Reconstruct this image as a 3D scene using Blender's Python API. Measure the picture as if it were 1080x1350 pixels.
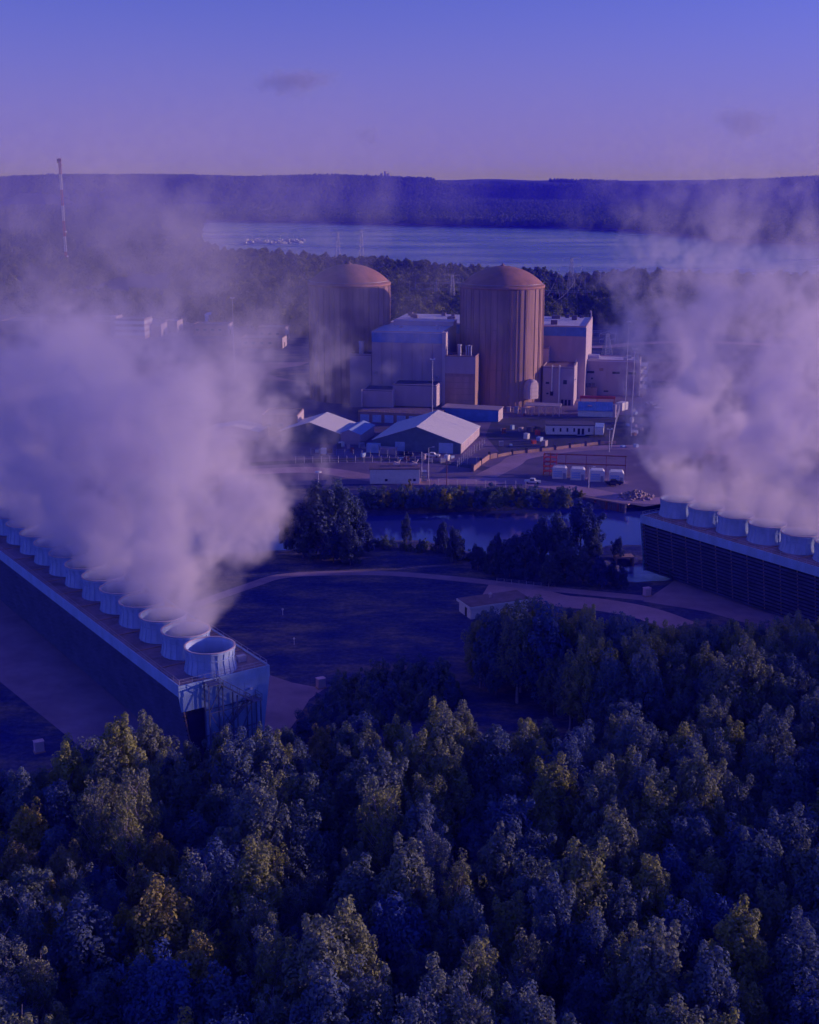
import bpy, math, random
import numpy as np
from mathutils import Vector, Matrix

for o in list(bpy.data.objects): bpy.data.objects.remove(o)
sc = bpy.context.scene
COL = sc.collection
R = math.radians

# ------------------------------------------------------------------ camera
F, H = 1680.0, 98.0                      # focal length in photo pixels, camera height (m)
P = math.atan(437 / F)                   # pitch below the horizon
cd = bpy.data.cameras.new('camera'); cam = bpy.data.objects.new('camera', cd); COL.objects.link(cam)
cam.location = (0, 0, H); cam.rotation_euler = (math.pi / 2 - P, 0, 0)
cd.sensor_fit = 'VERTICAL'; cd.sensor_height = 24.0; cd.lens = 24.0 * F / 1350
cd.clip_start = 1.0; cd.clip_end = 60000
sc.camera = cam

# ------------------------------------------------------------------ light
SUN_AZ, SUN_EL = R(98), R(8.5)           # azimuth from the view's near side towards the right
sd = Vector((math.sin(SUN_AZ) * math.cos(SUN_EL), -math.cos(SUN_AZ) * math.cos(SUN_EL), math.sin(SUN_EL)))
sl = bpy.data.lights.new('sun', 'SUN'); sun = bpy.data.objects.new('sun', sl); COL.objects.link(sun)
sl.energy = 3.2; sl.angle = R(0.6); sl.color = (1.0, 0.65, 0.60)
sun.rotation_euler = sd.to_track_quat('Z', 'Y').to_euler(); sun.location = (300, 300, 300)

w = bpy.data.worlds.new('World'); sc.world = w; w.use_nodes = True
nt = w.node_tree; bg = nt.nodes['Background']
sky = nt.nodes.new('ShaderNodeTexSky'); sky.sky_type = 'NISHITA'; sky.sun_disc = False
sky.sun_elevation = SUN_EL; sky.sun_rotation = math.atan2(sd.x, sd.y)
sky.altitude = 200; sky.air_density = 1.0; sky.dust_density = 0.06; sky.ozone_density = 3.0
tint = nt.nodes.new('ShaderNodeMix'); tint.data_type = 'RGBA'; tint.blend_type = 'MULTIPLY'
tint.inputs[0].default_value = 1.0; tint.inputs[7].default_value = (0.56, 0.40, 1.36, 1)
nt.links.new(sky.outputs[0], tint.inputs[6])
tcw = nt.nodes.new('ShaderNodeTexCoord'); sw = nt.nodes.new('ShaderNodeSeparateXYZ'); nt.links.new(tcw.outputs['Generated'], sw.inputs[0])
band = nt.nodes.new('ShaderNodeMapRange'); band.interpolation_type = 'SMOOTHSTEP'      # lavender air all round the horizon
for i_, v_ in ((1, -.02), (2, .16), (3, .8), (4, 0.0)): band.inputs[i_].default_value = v_
nt.links.new(sw.outputs[2], band.inputs[0])
lav = nt.nodes.new('ShaderNodeMix'); lav.data_type = 'RGBA'; lav.inputs[7].default_value = (1.50, 1.16, 4.5, 1)
nt.links.new(band.outputs[0], lav.inputs[0]); nt.links.new(tint.outputs[2], lav.inputs[6]); nt.links.new(lav.outputs[2], bg.inputs[0])
bg.inputs[1].default_value = 0.14

vs = sc.view_settings
vs.view_transform = 'Standard'; vs.look = 'None'; vs.exposure = 0.0; vs.gamma = 1.0; vs.use_curve_mapping = False
cy = sc.cycles
cy.use_light_tree = False; cy.max_bounces = 12; cy.diffuse_bounces = 3; cy.glossy_bounces = 3; cy.transmission_bounces = 4
cy.volume_bounces = 10; cy.transparent_max_bounces = 14
cy.use_denoising = True; cy.denoiser = 'OPENIMAGEDENOISE'
cy.use_adaptive_sampling = True; cy.adaptive_threshold = 0.03
cy.volume_step_rate = 12; cy.volume_max_steps = 512
cy.caustics_reflective = False; cy.caustics_refractive = False
cy.sample_clamp_indirect = 6

# ------------------------------------------------------------------ survey helpers (site plan from the calibrated camera)
def gp(px, py, z=0.0):
    u = (px - 540) / F; v = (py - 675) / F
    t = (z - H) / (-math.sin(P) - v * math.cos(P))
    return (u * t, (math.cos(P) - v * math.sin(P)) * t)
def xz(px, py, Y):
    a = P + math.atan((py - 675) / F); z = H - Y * math.tan(a)
    dep = Y * math.cos(P) - (z - H) * math.sin(P)
    return ((px - 540) / F * dep, z)
def dep_of(Y, z): return Y * math.cos(P) - (z - H) * math.sin(P)

# ------------------------------------------------------------------ materials
MATS = {}
def mat(name, col, rough=0.85, var=0.25, scale=0.5, metal=0.0, bump=0.0, stretch=(1, 1, 1), col2=None, spec=0.3, rnd=0.0):
    if name in MATS: return MATS[name]
    m = bpy.data.materials.new(name); m.use_nodes = True; MATS[name] = m
    n = m.node_tree.nodes; l = m.node_tree.links; b = n['Principled BSDF']
    b.inputs['Roughness'].default_value = rough; b.inputs['Metallic'].default_value = metal
    b.inputs['Specular IOR Level'].default_value = spec
    tc = n.new('ShaderNodeTexCoord'); mp = n.new('ShaderNodeMapping'); mp.inputs['Scale'].default_value = stretch
    l.new(tc.outputs['Object'], mp.inputs[0])
    nz = n.new('ShaderNodeTexNoise'); nz.inputs['Scale'].default_value = scale; nz.inputs['Detail'].default_value = 6
    nz.inputs['Roughness'].default_value = 0.65
    l.new(mp.outputs[0], nz.inputs['Vector'])
    cr = n.new('ShaderNodeValToRGB'); cr.color_ramp.elements[0].position = 0.3; cr.color_ramp.elements[1].position = 0.7
    tone = lambda c: (c[0], c[1], min(.85, c[2] * 1.45 + .05))
    col = tone(col); col2 = tone(col2) if col2 else None
    c = Vector(col); c2 = Vector(col2) if col2 else c * (1 + var)
    c1 = c * (1 - var)
    cr.color_ramp.elements[0].color = (*c1, 1); cr.color_ramp.elements[1].color = (*[min(1, x) for x in c2], 1)
    l.new(nz.outputs['Fac'], cr.inputs[0])
    out = cr.outputs[0]
    if rnd:
        oi = n.new('ShaderNodeObjectInfo'); mr = n.new('ShaderNodeMapRange')
        mr.inputs[3].default_value = 1 - rnd; mr.inputs[4].default_value = 1 + rnd
        l.new(oi.outputs['Random'], mr.inputs[0])
        mx = n.new('ShaderNodeVectorMath'); mx.operation = 'SCALE'
        l.new(out, mx.inputs[0]); l.new(mr.outputs[0], mx.inputs['Scale']); out = mx.outputs[0]
    l.new(out, b.inputs['Base Color'])
    if bump:
        bp = n.new('ShaderNodeBump'); bp.inputs['Strength'].default_value = bump; bp.inputs['Distance'].default_value = 0.3
        l.new(nz.outputs['Fac'], bp.inputs['Height']); l.new(bp.outputs[0], b.inputs['Normal'])
    return m

def leaf_mat(name, c1, c2, trans=0.22):
    m = bpy.data.materials.new(name); m.use_nodes = True; MATS[name] = m
    n = m.node_tree.nodes; l = m.node_tree.links; n.remove(n['Principled BSDF'])
    out = n['Material Output']
    oi = n.new('ShaderNodeObjectInfo'); geo = n.new('ShaderNodeNewGeometry')
    ad = n.new('ShaderNodeMath'); ad.operation = 'MULTIPLY_ADD'; ad.inputs[1].default_value = 0.4
    hf = n.new('ShaderNodeMath'); hf.operation = 'MULTIPLY'; hf.inputs[1].default_value = 0.6
    l.new(oi.outputs['Random'], hf.inputs[0])
    l.new(geo.outputs['Random Per Island'], ad.inputs[0]); l.new(hf.outputs[0], ad.inputs[2])
    mx = n.new('ShaderNodeMix'); mx.data_type = 'RGBA'
    mx.inputs[6].default_value = (*c1, 1); mx.inputs[7].default_value = (*c2, 1)
    l.new(ad.outputs[0], mx.inputs[0])
    d = n.new('ShaderNodeBsdfDiffuse'); t = n.new('ShaderNodeBsdfTranslucent'); ms = n.new('ShaderNodeMixShader')
    ms.inputs[0].default_value = trans
    l.new(mx.outputs[2], d.inputs[0]); l.new(mx.outputs[2], t.inputs[0])
    l.new(d.outputs[0], ms.inputs[1]); l.new(t.outputs[0], ms.inputs[2]); l.new(ms.outputs[0], out.inputs[0])
    return m

M = dict(
    grass=None,
    concrete=mat('shield concrete', (.39, .25, .165), .9, .22, .35, bump=.15, stretch=(1, 1, .12)),
    concrete_dark=mat('stained concrete', (.33, .215, .145), .9, .2, .5, stretch=(1, 1, .15)),
    dome=mat('dome membrane', (.38, .20, .12), .85, .2, .25),
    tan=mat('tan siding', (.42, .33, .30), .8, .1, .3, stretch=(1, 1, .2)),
    tanlight=mat('pale siding', (.52, .43, .38), .8, .1, .3, stretch=(1, 1, .2)),  # pale paint, also sunlit end walls with the light put into the colour
    bluepanel=mat('blue panel', (.10, .22, .42), .6, .18, .4),
    bluepale=mat('pale blue metal', (.34, .46, .62), .55, .12, .4),
    whiteroof=mat('white roof membrane', (.68, .64, .64), .8, .1, .15),
    white=mat('white paint', (.74, .72, .72), .6, .08, .8),
    brownroof=mat('ballast roof', (.23, .15, .13), .95, .25, .4),
    darkroof=mat('dark roof', (.13, .11, .12), .9, .2, .5),
    grey=mat('grey metal', (.36, .36, .38), .5, .15, .8, metal=.4),
    steel=mat('galvanised steel', (.42, .42, .44), .45, .15, 1.5, metal=.5),
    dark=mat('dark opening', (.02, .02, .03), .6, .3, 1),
    glass=mat('window glass', (.03, .04, .06), .08, .2, 1, spec=.6),
    panel=mat('tower cladding', (.30, .45, .55), .6, .16, .35, stretch=(1, 1, .25), bump=.05),
    stack=mat('fan stack shell', (.36, .48, .64), .55, .16, .6, stretch=(1, 1, .3)),
    stackin=mat('fan stack liner', (.40, .36, .36), .8, .2, .8),
    deck=mat('fan deck', (.20, .155, .16), .9, .45, .25, bump=.2),
    louvre=mat('louvre board', (.075, .08, .13), .7, .3, .3),
    gravel=mat('gravel', (.27, .19, .24), .95, .22, .12, bump=.1, col2=(.36, .26, .29)),
    dirt=mat('dirt road', (.42, .27, .25), .95, .25, .08, bump=.1),
    yard=mat('plant yard', (.15, .115, .17), .95, .35, .035, col2=(.27, .19, .22), bump=.05),
    stairsteel=mat('stair steel', (.10, .12, .17), .6, .2, 1),
    asphalt=mat('asphalt', (.07, .065, .075), .9, .3, .1),
    red=mat('red paint', (.45, .06, .04), .6, .2, .8),
    rust=mat('rusty steel', (.22, .08, .06), .8, .3, 1),
    pink=mat('utility box', (.60, .42, .42), .6, .08, 1),
    green=mat('green tent', (.12, .16, .16), .8, .2, .5),
    bark=mat('bark', (.17, .145, .13), .95, .3, 1.2),
    barkpale=mat('pale bark', (.34, .31, .30), .9, .25, 1.2),
    tyre=mat('tyre rubber', (.03, .03, .03), .9, .2, 2),
    rock=mat('rip rap', (.34, .26, .22), .95, .3, .6, bump=.3),
)
leaf_mat('poplar leaves', (.075, .135, .38), (.34, .345, .10))
leaf_mat('ash leaves', (.046, .092, .40), (.19, .23, .17))
leaf_mat('yellow leaves', (.21, .20, .20), (.42, .365, .09))
leaf_mat('dark leaves', (.030, .055, .35), (.11, .14, .22))
leaf_mat('far leaves', (.070, .098, .16), (.27, .27, .09), .2)

# ------------------------------------------------------------------ mesh helpers
class MB:
    def __init__(s): s.v = []; s.f = []
    def quadmesh(s, v, f):
        k = len(s.v); s.v += [tuple(p) for p in v]; s.f += [tuple(i + k for i in q) for q in f]; return s
    def box(s, x0, x1, y0, y1, z0, z1):
        v = [(x0, y0, z0), (x1, y0, z0), (x1, y1, z0), (x0, y1, z0), (x0, y0, z1), (x1, y0, z1), (x1, y1, z1), (x0, y1, z1)]
        return s.quadmesh(v, [(0, 3, 2, 1), (4, 5, 6, 7), (0, 1, 5, 4), (1, 2, 6, 5), (2, 3, 7, 6), (3, 0, 4, 7)])
    def bar(s, a, b, r=0.1, n=4, r2=None):
        a = Vector(a); b = Vector(b); r2 = r if r2 is None else r2
        d = (b - a); q = d.to_track_quat('Z', 'Y'); v = []
        for c, rr in ((a, r), (b, r2)):
            for i in range(n):
                t = 2 * math.pi * (i + .5) / n
                v.append(c + q @ Vector((rr * math.cos(t), rr * math.sin(t), 0)))
        f = [(i, (i + 1) % n, n + (i + 1) % n, n + i) for i in range(n)] + [tuple(range(n - 1, -1, -1)), tuple(range(n, 2 * n))]
        return s.quadmesh(v, f)
    def lathe(s, prof, n=48, cx=0, cy=0, cap=False):
        v = []; f = []
        for r, z in prof:
            for i in range(n):
                t = 2 * math.pi * i / n; v.append((cx + r * math.cos(t), cy + r * math.sin(t), z))
        for k in range(len(prof) - 1):
            for i in range(n):
                j = (i + 1) % n; f.append((k * n + i, k * n + j, (k + 1) * n + j, (k + 1) * n + i))
        if cap: f.append(tuple((len(prof) - 1) * n + i for i in range(n)))
        return s.quadmesh(v, f)
    def prism(s, poly, z0, z1):
        n = len(poly); v = [(x, y, z0) for x, y in poly] + [(x, y, z1) for x, y in poly]
        return s.quadmesh(v, [tuple(range(n - 1, -1, -1)), tuple(range(n, 2 * n))] + [(i, (i + 1) % n, n + (i + 1) % n, n + i) for i in range(n)])
    def build(s, name, m, parent=None, loc=(0, 0, 0), rz=0, smooth=False):
        me = bpy.data.meshes.new(name); me.from_pydata(s.v, [], s.f); me.update()
        if smooth:
            for p in me.polygons: p.use_smooth = True
        return link(name, me, m, parent, loc, rz)
def link(name, me, m, parent=None, loc=(0, 0, 0), rz=0):
    o = bpy.data.objects.new(name, me); COL.objects.link(o)
    if m is not None:
        mm = M[m] if m in M else MATS.get(m, m)
        if not me.materials: me.materials.append(mm)
    o.location = loc; o.rotation_euler = (0, 0, rz)
    if parent is not None: o.parent = parent
    return o
def box(name, m, parent, x0, x1, y0, y1, z0, z1): return MB().box(x0, x1, y0, y1, z0, z1).build(name, m, parent)
def tag(o, label, cat, group=None):
    o['label'] = label; o['category'] = cat
    if group: o['group'] = group
    return o
def thing(name, label, cat, loc=(0, 0, 0), rz=0, group=None):
    o = bpy.data.objects.new(name, None); COL.objects.link(o); o.empty_display_size = 1
    o.location = loc; o.rotation_euler = (0, 0, rz)
    return tag(o, label, cat, group)
def dup(o, parent=None, loc=None, rz=None, label=None, group=None):
    c = o.copy(); COL.objects.link(c)
    if parent is not None: c.parent = parent
    if loc is not None: c.location = loc
    if rz is not None: c.rotation_euler = (0, 0, rz)
    if label: c['label'] = label
    if group: c['group'] = group
    for ch in list(o.children): dup(ch, c)
    return c
def struct(o, kind='structure'): o['kind'] = kind; return o

# ------------------------------------------------------------------ terrain
def pnoise(x, y, seed=0):
    r = np.random.RandomState(seed); t = np.zeros_like(x)
    for k in range(14):
        a = r.rand() * 6.283; f = 2 ** (r.rand() * 3); ph = r.rand() * 6.283
        t += np.sin((x * math.cos(a) + y * math.sin(a)) * f + ph) / f
    return t / 3
def sdpoly(X, Y, poly):
    d = np.full(X.shape, 1e12); ins = np.zeros(X.shape, bool); n = len(poly)
    for i in range(n):
        ax, ay = poly[i]; bx, by = poly[(i + 1) % n]
        ex, ey = bx - ax, by - ay; wx, wy = X - ax, Y - ay
        t = np.clip((wx * ex + wy * ey) / (ex * ex + ey * ey + 1e-9), 0, 1)
        d = np.minimum(d, (wx - ex * t) ** 2 + (wy - ey * t) ** 2)
        c = ((ay > Y) != (by > Y)) & (X < (bx - ax) * (Y - ay) / (by - ay + 1e-9) + ax)
        ins ^= c
    d = np.sqrt(d); return np.where(ins, -d, d)
CANAL_Z, RIVER_Z = -2.0, -3.0
canal = [gp(x, y, CANAL_Z) for x, y in ((-160, 700), (250, 690), (400, 688), (480, 681), (600, 675), (700, 672), (775, 672), (860, 668), (930, 660),
         (930, 690), (845, 722), (800, 722), (760, 735), (700, 742), (640, 738), (600, 722), (545, 716), (490, 717), (430, 724), (370, 730), (250, 738), (-160, 752))]
basin = [gp(x, y, CANAL_Z) for x, y in ((815, 748), (850, 742), (890, 746), (905, 757), (880, 768), (840, 772), (818, 765))]
ns = [(-500, 3200), (-430, 2700), (-370, 2300), (-320, 1980), (-270, 1800), (-160, 1640), (-30, 1480), (80, 1330), (250, 1260), (500, 1250), (1500, 1150), (3500, 700)]
fs = [(3500, 900), (1400, 1500), (900, 1850)] + [gp(x, y, RIVER_Z) for x, y in ((970, 319), (900, 311), (830, 305), (740, 301), (640, 299.5), (560, 298), (470, 295.5), (420, 294), (300, 292.5))]
river = ns + fs
def axis(fine0, fine1, step, lo, hi):
    a = list(np.arange(fine0, fine1 + .1, step)); s = step; x = a[-1]
    while x < hi: s *= 1.06; x += min(s, 90 if abs(x) < 8000 else 2000); a.append(x)
    s = step; x = a[0]
    while x > lo: s *= 1.06; x -= min(s, 90 if abs(x) < 8000 else 2000); a.insert(0, x)
    return np.array(a)
gx = axis(-120, 140, 2.5, -26000, 26000); gy = axis(60, 470, 2.5, -600, 40000)
def height(X, Y):
    Z = 0 * X
    for poly, dz in ((canal, -4.0), (basin, -4.0)):
        d = sdpoly(X, Y, poly); Z = np.minimum(Z, dz * np.clip((3.0 - d) / 6.0, 0, 1))
    d = sdpoly(X, Y, river); Z = np.minimum(Z, -6.0 * np.clip((20 - d) / 40, 0, 1))
    # the bluffs beyond the river and the plateau on top of them
    ridge = 5350 + 520 * pnoise(X / 800, Y * 0, 3) + 420 * pnoise(X / 210, Y / 900, 5) + .05 * X
    t = np.clip((Y - ridge) / 520, 0, 1); t = t * t * (3 - 2 * t)
    top = 96 + 13.0 * pnoise(X / 420, Y / 1500, 8) - 0.0022 * X
    Z = np.where(Y > 4200, Z + t * top, Z)
    Z += np.where((Y > 620) & (Y < 4600) & (d > 60), .6 * pnoise(X / 60, Y / 60, 2), 0)
    return Z
GX, GY = np.meshgrid(gx, gy)
GZ = height(GX, GY)
def grid_obj(name, GX, GY, GZ, m):
    ny, nx = GX.shape; me = bpy.data.meshes.new(name)
    v = np.stack([GX, GY, GZ], -1).reshape(-1, 3).astype(np.float32)
    i = np.arange(ny * nx).reshape(ny, nx)
    f = np.stack([i[:-1, :-1], i[:-1, 1:], i[1:, 1:], i[1:, :-1]], -1).reshape(-1)
    nf = (ny - 1) * (nx - 1)
    me.vertices.add(len(v)); me.vertices.foreach_set('co', v.ravel())
    me.loops.add(nf * 4); me.loops.foreach_set('vertex_index', f.astype(np.int32))
    me.polygons.add(nf); me.polygons.foreach_set('loop_start', np.arange(0, nf * 4, 4, dtype=np.int32))
    me.polygons.foreach_set('loop_total', np.full(nf, 4, np.int32)); me.update(calc_edges=True)
    me.polygons.foreach_set('use_smooth', np.ones(nf, bool))
    return link(name, me, m)
def ground_mat():
    m = bpy.data.materials.new('grassland'); m.use_nodes = True
    n = m.node_tree.nodes; l = m.node_tree.links; b = n['Principled BSDF']; b.inputs['Roughness'].default_value = .95
    b.inputs['Specular IOR Level'].default_value = .1
    tc = n.new('ShaderNodeTexCoord')
    def noise(s, d, st=(1, 1, 1), r=.6):
        mp = n.new('ShaderNodeMapping'); mp.inputs['Scale'].default_value = st; l.new(tc.outputs['Object'], mp.inputs[0])
        q = n.new('ShaderNodeTexNoise'); q.inputs['Scale'].default_value = s; q.inputs['Detail'].default_value = d
        q.inputs['Roughness'].default_value = r; l.new(mp.outputs[0], q.inputs['Vector']); return q.outputs['Fac']
    def ramp(f, stops):
        c = n.new('ShaderNodeValToRGB'); e = c.color_ramp.elements
        e[0].position, e[0].color = stops[0][0], (*stops[0][1], 1); e[1].position, e[1].color = stops[-1][0], (*stops[-1][1], 1)
        for p_, c_ in stops[1:-1]: k = e.new(p_); k.color = (*c_, 1)
        l.new(f, c.inputs[0]); return c.outputs[0]
    a = ramp(noise(.05, 9, (1, 2.0, 1), .72), [(.38, (.018, .030, .25)), (.5, (.055, .062, .25)), (.63, (.20, .165, .24))])
    c = ramp(noise(.9, 6), [(.25, (.55, .55, .55)), (.75, (1.35, 1.3, 1.2))])
    mx = n.new('ShaderNodeMix'); mx.data_type = 'RGBA'; mx.blend_type = 'MULTIPLY'; mx.inputs[0].default_value = 1
    l.new(a, mx.inputs[6]); l.new(c, mx.inputs[7]); l.new(mx.outputs[2], b.inputs['Base Color'])
    bp = n.new('ShaderNodeBump'); bp.inputs['Strength'].default_value = .6; bp.inputs['Distance'].default_value = .4
    l.new(noise(1.2, 6), bp.inputs['Height']); l.new(bp.outputs[0], b.inputs['Normal'])
    return m
ground = struct(grid_obj('ground', GX, GY, GZ, ground_mat()))

def water_mat(name, col, scale, strength, rough, stretch=(1, 1, 1)):
    m = bpy.data.materials.new(name); m.use_nodes = True; n = m.node_tree.nodes; l = m.node_tree.links
    b = n['Principled BSDF']; b.inputs['Base Color'].default_value = (*col, 1); b.inputs['Roughness'].default_value = rough
    b.inputs['IOR'].default_value = 1.33; b.inputs['Specular IOR Level'].default_value = 1.0
    tc = n.new('ShaderNodeTexCoord'); mp = n.new('ShaderNodeMapping'); mp.inputs['Scale'].default_value = stretch
    l.new(tc.outputs['Object'], mp.inputs[0])
    q = n.new('ShaderNodeTexNoise'); q.inputs['Scale'].default_value = scale; q.inputs['Detail'].default_value = 5
    l.new(mp.outputs[0], q.inputs['Vector'])
    q2 = n.new('ShaderNodeTexNoise'); q2.inputs['Scale'].default_value = scale * .08; q2.inputs['Detail'].default_value = 4
    l.new(mp.outputs[0], q2.inputs['Vector'])
    mr = n.new('ShaderNodeMapRange'); mr.inputs[1].default_value = .35; mr.inputs[2].default_value = .65
    mr.inputs[3].default_value = strength * .25; mr.inputs[4].default_value = strength
    l.new(q2.outputs['Fac'], mr.inputs[0])
    q3 = n.new('ShaderNodeTexNoise'); q3.inputs['Scale'].default_value = scale * .04; q3.inputs['Detail'].default_value = 6
    m3 = n.new('ShaderNodeMapping'); m3.inputs['Scale'].default_value = (.7, 1.6, 1); l.new(tc.outputs['Object'], m3.inputs[0]); l.new(m3.outputs[0], q3.inputs['Vector'])
    r3 = n.new('ShaderNodeMapRange')
    for i_, v_ in ((1, .38), (2, .62), (3, rough * .75), (4, rough * 1.35)): r3.inputs[i_].default_value = v_
    l.new(q3.outputs['Fac'], r3.inputs[0]); l.new(r3.outputs[0], b.inputs['Roughness'])
    bp = n.new('ShaderNodeBump'); bp.inputs['Distance'].default_value = .25; l.new(mr.outputs[0], bp.inputs['Strength'])
    l.new(q.outputs['Fac'], bp.inputs['Height']); l.new(bp.outputs[0], b.inputs['Normal'])
    return m
def sheet(name, pts, z, m, kind='structure'):
    me = bpy.data.meshes.new(name); me.from_pydata([(x, y, z) for x, y in pts], [], [tuple(range(len(pts)))]); me.update()
    if me.polygons[0].normal.z < 0: me.flip_normals()
    return struct(link(name, me, m), kind)
def grow(poly, k):
    c = np.mean(poly, axis=0); return [tuple(c + (np.array(p) - c) * k) for p in poly]
sheet('canal_water', [(-180, 320), (130, 320), (130, 400), (-180, 400)], CANAL_Z, water_mat('canal water', (.03, .05, .36), .9, .16, .05))
sheet('basin_water', [(40, 306), (75, 306), (75, 319.9), (40, 319.9)], CANAL_Z, MATS.setdefault('basinw', water_mat('basin water', (.05, .09, .42), .8, .8, .1)))
sheet('river_water', [(-3500, 1100), (4500, 600), (4500, 4200), (-3500, 4200)], RIVER_Z, water_mat('river water', (.02, .04, .40), .12, .5, .22, (1, 2.5, 1)))

def strip(name, pts, wd, z, m):
    pts = [Vector((*p, 0)) for p in pts]; L = []; Rr = []
    for i, p in enumerate(pts):
        d = (pts[min(i + 1, len(pts) - 1)] - pts[max(i - 1, 0)]).normalized(); nrm = Vector((-d.y, d.x, 0))
        ww = wd[i] if isinstance(wd, (list, tuple)) else wd
        L.append(p + nrm * ww / 2); Rr.append(p - nrm * ww / 2)
    v = [(q.x, q.y, z) for q in L] + [(q.x, q.y, z) for q in Rr]; n = len(pts)
    me = bpy.data.meshes.new(name); me.from_pydata(v, [], [(i, n + i, n + i + 1, i + 1) for i in range(n - 1)]); me.update()
    if me.polygons[0].normal.z < 0: me.flip_normals()
    return struct(link(name, me, m))
def smooth_line(pts, k=6):
    out = []
    for i in range(len(pts) - 1):
        p0, p1, p2, p3 = [Vector(pts[min(max(j, 0), len(pts) - 1)]) for j in (i - 1, i, i + 1, i + 2)]
        for s in range(k):
            t = s / k
            out.append(tuple(.5 * ((2 * p1) + (p2 - p0) * t + (2 * p0 - 5 * p1 + 4 * p2 - p3) * t * t + (3 * p1 - p0 - 3 * p2 + p3) * t ** 3)))
    out.append(tuple(pts[-1])); return out

# ------------------------------------------------------------------ site constants, roads and yards
TRZ = math.atan2(.564, .826)                     # the towers' yaw
PRZ = R(-11.5)                                   # the plant's yaw
LT = (-39.2, 201.3); RT = (59.2, 315.2)
HAZE = 0.00026
def lt(x, y): return (LT[0] + x * math.cos(TRZ) - y * math.sin(TRZ), LT[1] + x * math.sin(TRZ) + y * math.cos(TRZ))
def rt(x, y): return (RT[0] + x * math.cos(TRZ) - y * math.sin(TRZ), RT[1] + x * math.sin(TRZ) + y * math.cos(TRZ))
sheet('gravel_apron', [lt(7, -6), lt(7, 150), lt(-15, 150), lt(-14, 60), lt(-11.5, 20), lt(-9.5, 0), lt(-8, -6)], .02, 'gravel')
sheet('gravel_pad', [gp(330, 880), gp(353, 889), gp(385, 900), gp(428, 908), gp(408, 922), gp(394, 945), gp(365, 985), gp(300, 985)], .024, 'gravel')
sheet('gravel_lot', [gp(848, 793), gp(880, 772), gp(893, 762), rt(7, -2), rt(7, -120), rt(-22, -120), rt(-24, -60), gp(985, 822), gp(930, 806)], .02, 'gravel')
strip('gravel_path', smooth_line([gp(250, 800), gp(330, 772), gp(370, 760), gp(430, 756), gp(510, 756), gp(600, 763), gp(700, 774), gp(790, 783), gp(860, 790), gp(930, 801), gp(1000, 820), gp(1060, 850)]),
      3.8, .03, 'gravel')
strip('dirt_track', smooth_line([gp(640, 778), gp(700, 783), gp(740, 792), gp(790, 797), gp(850, 808), gp(900, 826)]), 9, .012, 'dirt')
sheet('plant_yard', [gp(-200, 640), gp(380, 640), gp(480, 638), gp(600, 640), gp(760, 648), gp(770, 654), gp(850, 668), gp(930, 655), gp(1300, 640), (330, 690), (60, 720), (-150, 700), (-420, 760)], .02, 'yard')
strip('dirt_road', smooth_line([gp(200, 628), gp(330, 622), gp(420, 620), gp(520, 634), gp(640, 634), gp(700, 636), gp(770, 647), gp(850, 660), gp(960, 655)]), 9, .034, 'dirt')
strip('inner_road', smooth_line([gp(640, 628), gp(672, 612), gp(690, 602), gp(760, 592), gp(850, 590), gp(960, 598)]), 8, .03, 'dirt')
strip('fence_road', smooth_line([gp(330, 612), gp(420, 608), gp(520, 606), gp(600, 612), gp(650, 620)]), 6, .026, 'asphalt')
sheet('paved_lot', [gp(650, 552), gp(860, 546), gp(870, 586), gp(760, 588), gp(660, 598), gp(640, 575)], .028, 'asphalt')
strip('far_road', smooth_line([gp(770, 457), gp(800, 457), gp(860, 452), gp(960, 452), gp(1100, 460)]), 12, .04, 'dirt')
strip('shore_road', smooth_line([gp(-60, 326), gp(30, 322), gp(120, 324), gp(220, 330)]), 16, .8, 'dirt')
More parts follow.
